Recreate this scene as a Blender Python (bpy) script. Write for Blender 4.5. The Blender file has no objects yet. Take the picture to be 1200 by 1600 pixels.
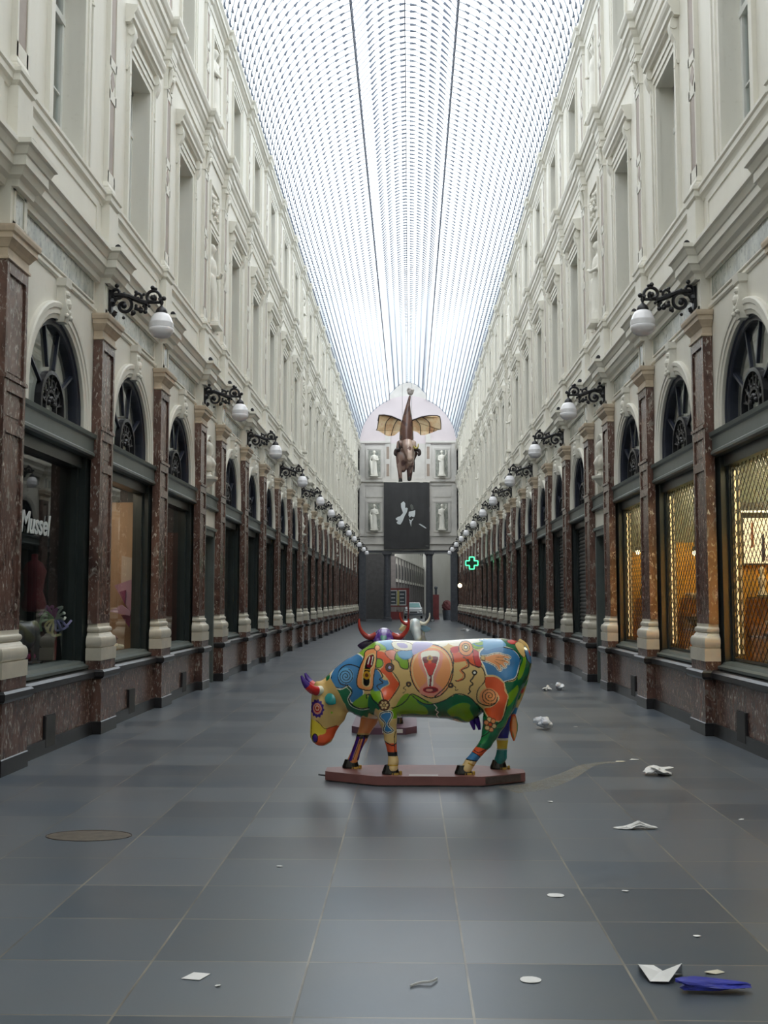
import bpy, bmesh, math, random
import numpy as np
from mathutils import Vector, Matrix
random.seed(7)
R = math.radians
SC = bpy.context.scene
COL = SC.collection

# ------------------------------------------------------------------ mesh builder
class MB:
    def __init__(s):
        s.V = []; s.F = []; s.M = []
    def poly(s, pts, m=0):
        n = len(s.V); s.V += [tuple(p) for p in pts]
        s.F.append(tuple(range(n, n + len(pts)))); s.M.append(m)
    def box(s, x0, x1, y0, y1, z0, z1, m=0):
        n = len(s.V)
        s.V += [(x0,y0,z0),(x1,y0,z0),(x1,y1,z0),(x0,y1,z0),(x0,y0,z1),(x1,y0,z1),(x1,y1,z1),(x0,y1,z1)]
        for f in ((0,3,2,1),(4,5,6,7),(0,1,5,4),(1,2,6,5),(2,3,7,6),(3,0,4,7)):
            s.F.append(tuple(n+i for i in f)); s.M.append(m)
    def prism(s, prof, axis, a0, a1, m=0):
        """closed 2D outline extruded along axis. axis y: prof=(x,z); x: prof=(y,z); z: prof=(x,y)"""
        def mk(p, a):
            return {'y': (p[0], a, p[1]), 'x': (a, p[0], p[1]), 'z': (p[0], p[1], a)}[axis]
        n = len(s.V); k = len(prof)
        s.V += [mk(p, a0) for p in prof] + [mk(p, a1) for p in prof]
        for i in range(k):
            j = (i+1) % k
            s.F.append((n+i, n+j, n+k+j, n+k+i)); s.M.append(m)
        s.F.append(tuple(n+i for i in range(k))); s.M.append(m)
        s.F.append(tuple(n+k+i for i in range(k-1, -1, -1))); s.M.append(m)
    def loops(s, rings, m=0, closed=True, cap=True):
        """list of equal-length point rings joined to a skin"""
        n = len(s.V); k = len(rings[0])
        for r in rings: s.V += [tuple(p) for p in r]
        for a in range(len(rings)-1):
            for i in range(k if closed else k-1):
                j = (i+1) % k
                s.F.append((n+a*k+i, n+a*k+j, n+(a+1)*k+j, n+(a+1)*k+i)); s.M.append(m)
        if cap and closed:
            s.F.append(tuple(n+i for i in range(k-1,-1,-1))); s.M.append(m)
            b = n+(len(rings)-1)*k
            s.F.append(tuple(b+i for i in range(k))); s.M.append(m)
    def rect(s, xf, xb, hw, prof, yc=0, m=0):
        """rectangular moulded block: prof = [(offset,z)...]; front x shrinks by offset towards the axis"""
        rings = []
        for o, z in prof:
            rings.append([(xf-o, yc-hw-o, z), (xb, yc-hw-o, z), (xb, yc+hw+o, z), (xf-o, yc+hw+o, z)])
        s.loops(rings, m)
    def lathe(s, prof, c=(0,0,0), n=20, m=0, sx=1, sy=1):
        rings = [[(c[0]+r*sx*math.cos(2*math.pi*i/n), c[1]+r*sy*math.sin(2*math.pi*i/n), c[2]+z) for i in range(n)] for r, z in prof]
        s.loops(rings, m)
    def tube(s, pts, rad, n=8, m=0, flat=None):
        pts = [Vector(p) for p in pts]
        if not hasattr(rad, '__len__'): rad = [rad]*len(pts)
        rings = []; up = None
        for i, p in enumerate(pts):
            t = (pts[min(i+1, len(pts)-1)] - pts[max(i-1, 0)])
            t = t.normalized() if t.length > 1e-9 else Vector((0,0,1))
            if up is None:
                up = Vector((0,1,0)) if abs(t.y) < .9 else Vector((1,0,0))
            u = (up - t*up.dot(t)).normalized(); v = t.cross(u); up = u
            fl = flat or 1.0
            rings.append([tuple(p + u*(rad[i]*math.cos(2*math.pi*k/n)*fl) + v*(rad[i]*math.sin(2*math.pi*k/n))) for k in range(n)])
        s.loops(rings, m)
    def sphere(s, c, r, n=12, m=0, sc=(1,1,1)):
        prof = [(r*math.sin(math.pi*i/n)+1e-4, -r*math.cos(math.pi*i/n)*sc[2]) for i in range(n+1)]
        s.lathe(prof, c, n*2 if n < 9 else n+6, m, sc[0], sc[1])
    def build(s, name, mats, parent=None, side=1, smooth=None, loc=None):
        me = bpy.data.meshes.new(name)
        V = [(side*x, y, z) for x, y, z in s.V] if side != 1 else s.V
        me.from_pydata(V, [], s.F)
        if not isinstance(mats, (list, tuple)): mats = [mats]
        for m in mats: me.materials.append(m)
        if len(mats) > 1: me.polygons.foreach_set('material_index', s.M)
        bm = bmesh.new(); bm.from_mesh(me)
        bmesh.ops.recalc_face_normals(bm, faces=bm.faces)
        if smooth:
            for f in bm.faces: f.smooth = True
            for e in bm.edges:
                if len(e.link_faces) == 2 and e.calc_face_angle(0) > R(smooth): e.smooth = False
        bm.to_mesh(me); bm.free(); me.update()
        return link(name, me, parent, loc)

def link(name, me, parent=None, loc=None):
    o = bpy.data.objects.new(name, me); COL.objects.link(o)
    if parent is not None: o.parent = parent
    if loc is not None: o.location = loc
    return o

def empty(name, loc=(0,0,0), rz=0, sx=1):
    o = bpy.data.objects.new(name, None); COL.objects.link(o)
    o.location = loc; o.rotation_euler = (0,0,rz); o.empty_display_size = .1
    return o

def tag(o, label=None, cat=None, group=None, kind=None):
    if label: o['label'] = label
    if cat: o['category'] = cat
    if group: o['group'] = group
    if kind: o['kind'] = kind
    return o
def struct(o): o['kind'] = 'structure'; return o

KIDS = {}
def dup(o, loc=None, parent=None, rz=None, scale=None):
    c = o.copy(); COL.objects.link(c)
    if parent is not None: c.parent = parent
    if loc is not None: c.location = loc
    if rz is not None: c.rotation_euler = (0,0,rz)
    if scale is not None: c.scale = scale
    if o.name not in KIDS: KIDS[o.name] = list(o.children)
    for ch in KIDS[o.name]: dup(ch, parent=c)
    return c

ORD = 'zeroth first second third fourth fifth sixth seventh eighth ninth tenth eleventh twelfth thirteenth fourteenth fifteenth sixteenth seventeenth eighteenth nineteenth twentieth twenty-first twenty-second twenty-third twenty-fourth twenty-fifth twenty-sixth'.split()

# ------------------------------------------------------------------ materials
def srgb(r, g, b):
    return tuple(((c/255)/12.92 if c/255 <= .04045 else ((c/255+.055)/1.055)**2.4) for c in (r, g, b)) + (1,)

class NT:
    def __init__(s, name):
        s.mat = bpy.data.materials.new(name); s.mat.use_nodes = True
        s.t = s.mat.node_tree; s.n = s.t.nodes; s.l = s.t.links
        s.b = s.n['Principled BSDF']; s.out = s.n['Material Output']
    def new(s, kind, **kw):
        n = s.n.new(kind)
        for k, v in kw.items():
            if k in n.inputs.keys(): n.inputs[k].default_value = v
            else: setattr(n, k, v)
        return n
    def link(s, a, b): s.l.new(a, b)
    def pos(s, scale=(1,1,1), loc=(0,0,0)):
        g = s.new('ShaderNodeNewGeometry'); m = s.new('ShaderNodeMapping')
        m.inputs['Scale'].default_value = scale; m.inputs['Location'].default_value = loc
        s.link(g.outputs['Position'], m.inputs['Vector']); return m.outputs['Vector']
    def noise(s, scale, detail=4, rough=.55, vec=None, dist=0):
        n = s.new('ShaderNodeTexNoise'); n.inputs['Scale'].default_value = scale
        n.inputs['Detail'].default_value = detail; n.inputs['Roughness'].default_value = rough
        n.inputs['Distortion'].default_value = dist
        s.link(vec if vec is not None else s.pos(), n.inputs['Vector']); return n.outputs['Fac']
    def ramp(s, fac, stops, interp='LINEAR'):
        r = s.new('ShaderNodeValToRGB'); r.color_ramp.interpolation = interp
        while len(r.color_ramp.elements) < len(stops): r.color_ramp.elements.new(.5)
        for e, (p, c) in zip(r.color_ramp.elements, stops):
            e.position = p; e.color = c if hasattr(c, '__len__') else (c, c, c, 1)
        s.link(fac, r.inputs['Fac']); return r.outputs['Color']
    def mix(s, a, b, fac, mode='MIX'):
        m = s.new('ShaderNodeMix'); m.data_type = 'RGBA'; m.blend_type = mode
        for v, i in ((fac, 0), (a, 6), (b, 7)):
            if hasattr(v, 'is_output') or isinstance(v, bpy.types.NodeSocket): s.link(v, m.inputs[i])
            else: m.inputs[i].default_value = v
        return m.outputs[2]
    def bump(s, h, strength=.3, dist=.02):
        b = s.new('ShaderNodeBump'); b.inputs['Strength'].default_value = strength; b.inputs['Distance'].default_value = dist
        s.link(h, b.inputs['Height']); s.link(b.outputs['Normal'], s.b.inputs['Normal'])

def plain(name, col, rough=.5, metal=0, var=.12, vscale=3, spec=.5, emit=None, es=0, coat=0):
    t = NT(name); t.b.inputs['Roughness'].default_value = rough; t.b.inputs['Metallic'].default_value = metal
    t.b.inputs['Specular IOR Level'].default_value = spec
    if coat: t.b.inputs['Coat Weight'].default_value = coat; t.b.inputs['Coat Roughness'].default_value = .08
    if var:
        f = t.noise(vscale, 5)
        lo = tuple(c*(1-var) for c in col[:3])+(1,); hi = tuple(min(1, c*(1+var)) for c in col[:3])+(1,)
        t.link(t.ramp(f, [(.3, lo), (.7, hi)]), t.b.inputs['Base Color'])
    else: t.b.inputs['Base Color'].default_value = col
    if emit:
        t.b.inputs['Emission Color'].default_value = emit; t.b.inputs['Emission Strength'].default_value = es
    return t.mat

def m_marble(name, dark, mid, vein, vfac=.62):
    t = NT(name); t.b.inputs['Roughness'].default_value = .22
    v = t.pos((1, 1, .45))
    base = t.ramp(t.noise(3.5, 6, .6, v, 1.2), [(.3, dark), (.62, mid)])
    fine = t.ramp(t.noise(26, 5, .65, v, .6), [(vfac, 0.), (vfac+.1, 1.)])
    big = t.ramp(t.noise(7, 4, .5, v, 2.2), [(.60, 0.), (.66, 1.)])
    c = t.mix(base, vein, fine)
    c = t.mix(c, tuple(.55*x for x in vein[:3])+(1,), t.mix((0,0,0,1), big, .55))
    t.link(c, t.b.inputs['Base Color']); return t.mat

def m_stone():
    t = NT('cream_stone'); t.b.inputs['Roughness'].default_value = .62
    n1 = t.noise(.8, 5, .6, t.pos((1, 1, .3))); n2 = t.noise(14, 4)
    c = t.ramp(n1, [(.25, (.665,.64,.565,1)), (.7, (.80,.78,.715,1))])
    c = t.mix(c, (.55,.52,.44,1), t.ramp(n2, [(.62, 0.), (.8, .35)]))
    t.link(c, t.b.inputs['Base Color']); return t.mat

def m_floor():
    t = NT('bluestone_slabs')
    g = t.new('ShaderNodeNewGeometry'); mp = t.new('ShaderNodeMapping')
    mp.inputs['Location'].default_value = (.37+.74*20, -(4.595-.68*80), 0)
    t.link(g.outputs['Position'], mp.inputs['Vector'])
    br = t.new('ShaderNodeTexBrick', offset=0.0, squash=1.0)
    br.inputs['Color1'].default_value = (0,0,0,1); br.inputs['Color2'].default_value = (1,1,1,1); br.inputs['Mortar'].default_value = (.5,.5,.5,1)
    br.inputs['Scale'].default_value = 1.0; br.inputs['Mortar Size'].default_value = .0065; br.inputs['Mortar Smooth'].default_value = .3
    br.inputs['Bias'].default_value = 0; br.inputs['Brick Width'].default_value = .74; br.inputs['Row Height'].default_value = .68
    t.link(mp.outputs['Vector'], br.inputs['Vector'])
    slab = t.ramp(br.outputs['Color'], [(0, (.066,.086,.112,1)), (.5, (.097,.119,.146,1)), (1, (.134,.154,.178,1))])
    worn = t.ramp(t.noise(.9, 4, .55), [(.35, 0.), (.72, 1.)])
    c = t.mix(slab, (.16,.145,.13,1), t.mix((0,0,0,1), worn, .32))
    jv = t.ramp(t.noise(1.7, 4), [(.35, (.10,.095,.085,1)), (.62, (.27,.245,.20,1))])
    c = t.mix(c, jv, br.outputs['Fac'])
    t.link(c, t.b.inputs['Base Color'])
    t.b.inputs['Roughness'].default_value = .29
    hb = t.mix((1,1,1,1), (0,0,0,1), br.outputs['Fac'])
    t.bump(hb, .12, .004)
    return t.mat

def m_glass(name, tint=(.86,.9,.9,1), rough=.02, refl=1.0):
    t = NT(name); t.n.remove(t.b)
    tr = t.new('ShaderNodeBsdfTransparent'); tr.inputs['Color'].default_value = tint
    gl = t.new('ShaderNodeBsdfGlossy'); gl.inputs['Roughness'].default_value = rough; gl.inputs['Color'].default_value = (refl,refl,refl,1)
    fr = t.new('ShaderNodeFresnel')                       # same reflectance from both faces of the thin pane
    gm = t.new('ShaderNodeNewGeometry'); io = t.new('ShaderNodeMix'); io.inputs[2].default_value = 1.55; io.inputs[3].default_value = 1/1.55
    t.link(gm.outputs['Backfacing'], io.inputs[0]); t.link(io.outputs[0], fr.inputs['IOR'])
    mx = t.new('ShaderNodeMixShader')
    t.link(fr.outputs[0], mx.inputs[0]); t.link(tr.outputs[0], mx.inputs[1]); t.link(gl.outputs[0], mx.inputs[2])
    t.link(mx.outputs[0], t.out.inputs['Surface']); return t.mat

def m_roofglass():
    t = NT('roof_glass'); t.n.remove(t.b)
    tr = t.new('ShaderNodeBsdfTransparent'); tr.inputs['Color'].default_value = (.93,.96,.97,1)
    tl = t.new('ShaderNodeBsdfTranslucent'); tl.inputs['Color'].default_value = (.85,.9,.92,1)
    mx = t.new('ShaderNodeMixShader'); mx.inputs[0].default_value = .12
    t.link(tr.outputs[0], mx.inputs[1]); t.link(tl.outputs[0], mx.inputs[2]); t.link(mx.outputs[0], t.out.inputs['Surface']); return t.mat

def emis(name, col, s):
    t = NT(name); t.b.inputs['Base Color'].default_value = col
    t.b.inputs['Emission Color'].default_value = col; t.b.inputs['Emission Strength'].default_value = s
    return t.mat

STONE = m_stone()
INLAY = plain('brown_inlay', (.30,.235,.19,1), .5)
REDM = m_marble('red_marble', (.055,.028,.025,1), (.165,.092,.074,1), (.54,.48,.42,1), .565)
GREYM = m_marble('grey_green_marble', (.20,.22,.20,1), (.46,.46,.40,1), (.10,.12,.11,1), .56)
DARKM = plain('black_marble', (.022,.021,.023,1), .28, var=.3, vscale=9)
BASEST = plain('pale_base_stone', (.60,.56,.47,1), .3, var=.1, vscale=5)
CAPST = plain('tan_capital_stone', (.55,.45,.34,1), .5, var=.14, vscale=6)
PAINT = plain('grey_green_paint', (.105,.125,.12,1), .38, var=.12)
DPAINT = plain('dark_green_paint', (.022,.03,.03,1), .3, var=.15)
NAVY = plain('dark_blue_window_paint', (.018,.022,.04,1), .35, var=.1)
IRON = plain('black_cast_iron', (.012,.012,.016,1), .4, var=.2, vscale=20)
WHITEP = plain('white_window_paint', (.72,.73,.70,1), .45, var=.05)
GLASS = m_glass('window_glass')
SHOPGLASS = m_glass('shop_glass', (.74,.79,.78,1), .015)
ROOFG = m_roofglass()
OPAL = plain('opal_glass', (.88,.88,.93,1), .18, var=0, coat=.4)
ROOM = plain('dark_room_paint', (.05,.05,.05,1), .8, var=.2)
BLIND = plain('pale_blind', (.74,.75,.70,1), .8, var=.08)
CURT = plain('pale_room_plaster', (.26,.28,.27,1), .8, var=.15)
FLOOR = m_floor()
# ------------------------------------------------------------------ gallery layout
P = [7.5, 10.9, 14.3]
while P[-1] < 84:
    for d in (3.4, 3.4, 2.3, 3.4, 3.4, 3.4):
        P.append(round(P[-1]+d, 2))
        if P[-1] > 84.5: break
BAYS = [((a+b)/2, (b-a)/2, b-a < 3) for a, b in zip(P, P[1:])]      # centre, half length, niche?
LAMPS = [14.3, 21.1, 26.8, 33.6, 40.4, 46.1, 52.9, 59.7, 65.4, 72.2, 79.0, 84.7]
Y0, Y1, YB = 7.5, 88.5, -7.0
SIDES = (('left', -1), ('right', 1))
WHERE = {-1: 'on the wall the painted cow faces', 1: 'on the wall with yellow-lit shops'}

def arc_pts(yc, zs, r, n=20, a0=180., a1=0.):
    return [(yc + r*math.cos(R(a0+(a1-a0)*i/n)), zs + r*math.sin(R(a0+(a1-a0)*i/n))) for i in range(n+1)]

def arch_plate(b, x0, x1, y0, y1, z0, z1, yc, hw, zs, back=True, m=0):
    """wall plate at x0 with an arched opening, reveals back to x1"""
    pts = [(yc-hw, z0)] + arc_pts(yc, zs, hw) + [(yc+hw, z0)]
    b.poly([(x0,y0,z0),(x0,yc-hw,z0),(x0,yc-hw,zs),(x0,yc-hw,z1),(x0,y0,z1)], m)
    b.poly([(x0,yc+hw,z0),(x0,y1,z0),(x0,y1,z1),(x0,yc+hw,z1),(x0,yc+hw,zs)], m)
    ap = pts[1:-1]
    for p, q in zip(ap, ap[1:]):
        b.poly([(x0,p[0],p[1]),(x0,q[0],q[1]),(x0,q[0],z1),(x0,p[0],z1)], m)
    for p, q in zip(pts, pts[1:]):
        b.poly([(x0,p[0],p[1]),(x1,p[0],p[1]),(x1,q[0],q[1]),(x0,q[0],q[1])], m)

def hole_plate(b, x0, x1, y0, y1, z0, z1, yc, hw, h0, h1, m=0, back=False):
    b.poly([(x0,y0,z0),(x0,yc-hw,z0),(x0,yc-hw,z1),(x0,y0,z1)], m)
    b.poly([(x0,yc+hw,z0),(x0,y1,z0),(x0,y1,z1),(x0,yc+hw,z1)], m)
    b.poly([(x0,yc-hw,z0),(x0,yc+hw,z0),(x0,yc+hw,h0),(x0,yc-hw,h0)], m)
    b.poly([(x0,yc-hw,h1),(x0,yc+hw,h1),(x0,yc+hw,z1),(x0,yc-hw,z1)], m)
    q = [(yc-hw,h0),(yc+hw,h0),(yc+hw,h1),(yc-hw,h1)]
    for i in range(4):
        a, c = q[i], q[(i+1) % 4]
        b.poly([(x0,a[0],a[1]),(x1,a[0],a[1]),(x1,c[0],c[1]),(x0,c[0],c[1])], m)
    if back: b.poly([(x1,)+p for p in q], m)

def arch_sweep(b, prof, yc, zs, z0, m=0, n=20):
    """profile [(radius,x)] carried up one jamb, round the arch and down the other"""
    rings = [[(x, yc-r, z0) for r, x in prof]]
    for i in range(n+1):
        a = math.pi*(1-i/n)
        rings.append([(x, yc+r*math.cos(a), zs+r*math.sin(a)) for r, x in prof])
    rings.append([(x, yc+r, z0) for r, x in prof])
    b.loops(rings, m)

def cornice(b, prof, ressauts, hw, shift, m=0, y0=YB, y1=Y1):
    b.prism(prof, 'y', y0, y1, m)
    xb = max(p[0] for p in prof)
    for y in ressauts:
        # mitred block standing forward of the run
        rings = []
        for x, z in prof[1:-1]:
            o = 3.98 - x
            rings.append([(x-shift, y-hw-o, z), (xb, y-hw-o, z), (xb, y+hw+o, z), (x-shift, y+hw+o, z)])
        b.loops(rings, m)

WIN_HW, WIN2_HW = .58, .54
for side, s in SIDES:
    # ---------------- the wall itself
    b = MB()
    for yc, hl, niche in BAYS:
        y0, y1 = yc-hl, yc+hl
        if niche:
            arch_plate(b, 4.05, 4.34, y0, y1, 3.85, 6.0, yc, .36, 4.66)
            b.poly([(4.34,yc-.4,3.85),(4.34,yc+.4,3.85),(4.34,yc+.4,5.1),(4.34,yc-.4,5.1)])
            b.box(4.06, 4.34, yc-.36, yc+.36, 3.85, 3.9)
            hole_plate(b, 4.0, 4.32, y0, y1, 6.0, 10.9, yc, .42, 7.35, 9.3, back=True)
            hole_plate(b, 4.0, 4.28, y0, y1, 10.9, 14.4, yc, .36, 11.75, 13.5, back=True)
            hole_plate(b, 4.05, 4.6, y0, y1, 0, 3.6, yc, .52, -.01, 3.05)
            b.poly([(4.05,y0,3.6),(4.05,y1,3.6),(4.05,y1,3.85),(4.05,y0,3.85)])
        else:
            arch_plate(b, 4.05, 4.405, y0, y1, 3.82, 6.0, yc, 1.02, 4.0)
            hole_plate(b, 4.0, 4.63, y0, y1, 6.0, 10.9, yc, WIN_HW, 7.22, 9.72)
            hole_plate(b, 4.0, 4.63, y0, y1, 10.9, 14.4, yc, WIN2_HW, 11.75, 13.55)
    for y in P:
        b.box(4.08, 6.4, y-.16, y+.16, 0, 5.95)          # cross walls between the shops
    b.box(4.0, 4.5, YB, Y0, 0, 14.4)                      # plain run behind the camera
    b.box(6.4, 6.6, YB, Y1, 0, 15.0, 1)                   # back of the building
    b.box(4.06, 6.5, Y0, Y1, 5.96, 6.1, 1)
    b.box(4.03, 6.5, YB, Y1, 14.36, 14.6, 1)
    b.box(4.62, 4.7, Y0, Y1, 6.1, 14.36, 2)                # rooms behind the upper windows
    b.box(4.46, 6.4, Y0, Y1, 3.66, 3.8, 1)
    b.box(4.40, 4.43, Y0, Y1, 3.81, 5.95, 3)               # pale blinds behind the arched lights
    struct(b.build('wall_'+side, [STONE, ROOM, CURT, BLIND], side=s))
    # ---------------- stall riser between the pedestals
    b = MB()
    for yc, hl, niche in BAYS:
        if niche: continue
        y0, y1 = yc-hl+.3, yc+hl-.3
        b.box(3.93, 4.3, y0, y1, 0, .16, 1); b.box(3.96, 4.3, y0, y1, .16, .71, 0)
        b.prism([(4.3,.71),(3.92,.71),(3.90,.73),(3.90,.79),(3.93,.82),(4.3,.82)], 'y', y0, y1, 1)
    struct(b.build('baseboard_'+side, [REDM, DARKM], side=s))
    # ---------------- ground floor entablature
    b = MB()
    M0 = [(4.1,5.9),(3.99,5.9),(3.98,5.97),(3.93,6.0),(3.90,6.07),(3.875,6.08),(3.875,6.18),(3.86,6.19),(3.83,6.26),(3.80,6.28),(3.80,6.33),(4.1,6.36)]
    cornice(b, M0, P[1:], .24, .13)
    b.prism([(4.1,5.49),(4.035,5.49),(4.02,5.51),(4.02,5.545),(4.035,5.56),(4.1,5.56)], 'y', Y0, Y1)
    for yc, hl, niche in BAYS:
        w = hl-.38
        b.box(4.035, 4.1, yc-w, yc+w, 5.60, 5.88, 1)
        for z in (5.585, 5.88): b.box(4.02, 4.1, yc-w-.02, yc+w+.02, z, z+.02)
    for y in P[1:]:
        b.box(3.93, 4.1, y-.24, y+.24, 5.44, 5.98)
        b.box(3.918, 4.0, y-.17, y-.12, 5.52, 5.92); b.box(3.918, 4.0, y+.12, y+.17, 5.52, 5.92)
        b.box(3.918, 4.0, y-.17, y+.17, 5.52, 5.56); b.box(3.918, 4.0, y-.17, y+.17, 5.88, 5.92)
        b.box(3.926, 4.0, y-.12, y+.12, 5.56, 5.88, 1)
    struct(b.build('trim_%d' % (1 if s < 0 else 2), [STONE, GREYM], side=s))
    # ---------------- pedestal course under the first floor
    b = MB()
    M1 = [(4.05,6.95),(3.985,6.95),(3.97,7.0),(3.94,7.02),(3.94,7.09),(3.92,7.11),(3.92,7.15),(4.05,7.17)]
    cornice(b, M1, P[1:], .20, .07)
    for y in P[1:]: b.box(3.89, 4.05, y-.22, y+.22, 6.3, 6.97)
    for yc, hl, niche in BAYS:
        w = hl-.36
        b.box(3.985, 4.05, yc-w, yc+w, 6.36, 6.5); b.box(3.985, 4.05, yc-w, yc+w, 6.86, 6.95)
        b.box(3.985, 4.05, yc-w, yc-w+.1, 6.5, 6.86); b.box(3.985, 4.05, yc+w-.1, yc+w, 6.5, 6.86)
    struct(b.build('trim_%d' % (3 if s < 0 else 4), STONE, side=s))
    # ---------------- second cornice, eaves
    b = MB()
    M2 = [(4.05,10.80),(3.97,10.80),(3.96,10.92),(3.945,10.94),(3.945,11.04),(3.91,11.08),(3.89,11.14),(3.86,11.16),(3.86,11.27),(3.83,11.30),(3.80,11.37),(3.80,11.42),(4.05,11.46)]
    cornice(b, M2, P[1:], .17, .10)
    struct(b.build('trim_%d' % (5 if s < 0 else 6), STONE, side=s))
    b = MB()
    M3 = [(4.05,13.92),(3.98,13.93),(3.97,14.03),(3.92,14.07),(3.90,14.1),(3.87,14.11),(3.87,14.2),(3.83,14.26),(3.83,14.31),(4.05,14.36)]
    cornice(b, M3, P[1:], .15, .07)
    struct(b.build('trim_%d' % (7 if s < 0 else 8), STONE, side=s))

# ------------------------------------------------------------------ upper pilasters (part of the setting)
def up_pil(z0, zb, zc, z1, hw, name):
    def mk(s):
        b = MB()
        b.rect(3.94, 4.05, hw, [(.03,z0),(.03,z0+.06),(.015,z0+.08),(.02,z0+.1),(.0,zb)])
        b.box(3.95, 4.05, -hw+.004, hw-.004, zb, zc)
        zm = (zb+zc)/2; L = (zc-zb)/2-.22
        for sg in (-1, 1): b.box(3.938, 4.0, min(sg*hw,sg*(hw-.045)), max(sg*hw,sg*(hw-.045)), zb, zc)
        hx = hw-.002
        b.box(3.938, 4.0, -hx, hx, zb, zb+.16); b.box(3.938, 4.0, -hx, hx, zc-.14, zc)
        b.box(3.938, 4.0, -hx, hx, zm-.30, zm-.17); b.box(3.938, 4.0, -hx, hx, zm+.17, zm+.30)
        for a, c in ((zb+.16, zm-.30), (zm+.30, zc-.14)): b.box(3.9475, 4.0, -hw+.05, hw-.05, a, c, 1)
        b.prism([(0,zm-.15),(hw-.055,zm),(0,zm+.15),(-hw+.055,zm)], 'x', 3.943, 3.99, 1)
        r = struct(b.build(name, [STONE, INLAY], side=s))
        c = MB()
        c.rect(3.94, 4.05, hw, [(.012,zc),(.012,zc+.03),(0,zc+.04),(.0,zc+(z1-zc)*.35),(.02,zc+(z1-zc)*.6),(.045,z1-.08),(.03,z1-.07),(.06,z1-.05),(.06,z1)])
        if z1-zc > .3:
            for sg in (-1, 1):
                c.lathe([(.001,-.03),(.06,-.03),(.06,.03),(.001,.03)], (3.915, sg*(hw-.01), z1-.15), 10)
                c.tube([(3.935, sg*hw*.5, zc+.05), (3.90, sg*hw*.55, zc+.25), (3.88, sg*hw*.8, z1-.2)], [.03,.04,.03], 6)
            c.sphere((3.91, 0, zc+.22), .06, 6)
        c.build('capital', STONE, r, s)
        return r
    return mk
ntrim = 9
for mk in (up_pil(7.15, 7.32, 10.25, 10.80, .17, 'trim_9'), up_pil(11.46, 11.6, 13.72, 13.94, .15, 'trim_9')):
    for side, s in SIDES:
        src = None
        for y in P[1:]:
            if src is None: o = src = mk(s); o.location = (0, y, 0)
            else: o = dup(src, (0, y, 0))
            o.name = 'trim_%d' % ntrim; ntrim += 1

# ------------------------------------------------------------------ windows
NW = [1]
def name_win(o):
    o.name = 'window_%d' % NW[0]; NW[0] += 1; return o

def mk_fan(s):
    """arched window over a shop: stone archivolt with keystone, dark frame, spokes, iron half-rosette, glass"""
    b = MB()
    arch_sweep(b, [(1.013,4.06),(1.013,4.03),(1.06,4.02),(1.07,4.005),(1.13,4.005),(1.14,3.99),(1.19,3.985),(1.21,4.0),(1.21,4.06)], 0, 4.0, 3.86)
    r = struct(b.build('window_1', STONE, side=s, smooth=35))
    k = MB()
    k.loops([[(4.06,-.07,4.98),(3.96,-.06,4.98),(3.96,.06,4.98),(4.06,.07,4.98)],[(4.06,-.08,5.1),(3.92,-.07,5.12),(3.92,.07,5.12),(4.06,.08,5.1)],
             [(4.06,-.085,5.25),(3.95,-.075,5.22),(3.95,.075,5.22),(4.06,.085,5.25)],[(4.06,-.09,5.39),(3.96,-.075,5.39),(3.96,.075,5.39),(4.06,.09,5.39)],
             [(4.06,-.115,5.41),(3.94,-.10,5.41),(3.94,.10,5.41),(4.06,.10,5.41)],[(4.06,-.12,5.5),(3.93,-.105,5.5),(3.93,.105,5.5),(4.06,.10,5.5)]])
    k.sphere((3.955,0,5.20), .06, 6, sc=(1,.9,1.3)); k.sphere((3.93,0,5.10), .028, 5); k.sphere((3.965,0,5.32), .05, 5)
    for sg in (-1, 1): k.sphere((3.93, sg*.07, 5.05), .03, 5)
    k.build('keystone', STONE, r, s)
    f = MB()
    arch_sweep(f, [(1.03,4.24),(1.03,4.075),(1.0,4.07),(.985,4.085),(.94,4.09),(.93,4.11),(.93,4.24)], 0, 4.0, 3.86)
    for a in (32, 74, 106, 148):
        c, d = math.cos(R(a)), math.sin(R(a)); nx, nz = -d*.017, c*.017
        q = [(.40*c, 3.95+.50*d), (.95*c, 4.0+.95*d)]
        f.prism([(q[0][0]-nx,q[0][1]-nz),(q[0][0]+nx,q[0][1]+nz),(q[1][0]+nx,q[1][1]+nz),(q[1][0]-nx,q[1][1]-nz)], 'x', 4.115, 4.155)
    f.build('frame', NAVY, r, s)
    g = MB()
    # half-round iron rosette
    arch_sweep(g, [(.43,4.17),(.43,4.09),(.385,4.085),(.38,4.17)], 0, 3.97, 3.86, n=14)
    arch_sweep(g, [(.20,4.16),(.20,4.11),(.165,4.11),(.165,4.16)], 0, 3.98, 3.86, n=10)
    for i in range(7):
        a = R(12+26*i); c, d = math.cos(a), math.sin(a)
        g.tube([(4.12,.17*c,3.97+.17*d),(4.12,.39*c,3.97+.39*d)], .014, 5)
        pts = []
        for t in range(11):
            u = t/10*2*math.pi
            pts.append((4.12, .28*math.cos(a+R(13))+.055*math.cos(u), 3.97+.28*math.sin(a+R(13))+.055*math.sin(u)))
        if i < 6: g.tube(pts, .013, 5)
    for i in range(5): g.sphere((4.12, .09*math.cos(R(20+35*i)), 3.98+.09*math.sin(R(20+35*i))), .035, 5)
    g.build('rosette_grille', IRON, r, s)
    p = MB(); p.poly([(4.15,-1.0,3.86)]+[(4.15,y,z) for y, z in arc_pts(0, 4.0, 1.0, 16)]+[(4.15,1.0,3.86)])
    p.build('pane', GLASS, r, s)
    l = MB()
    l.prism([(4.3,3.55),(4.02,3.55),(3.99,3.57),(3.99,3.60),(4.01,3.62),(4.01,3.78),(3.98,3.80),(3.97,3.85),(4.0,3.865),(4.3,3.865)], 'y', -1.4, 1.4)
    l.build('lintel', PAINT, r, s)
    return r

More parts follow.
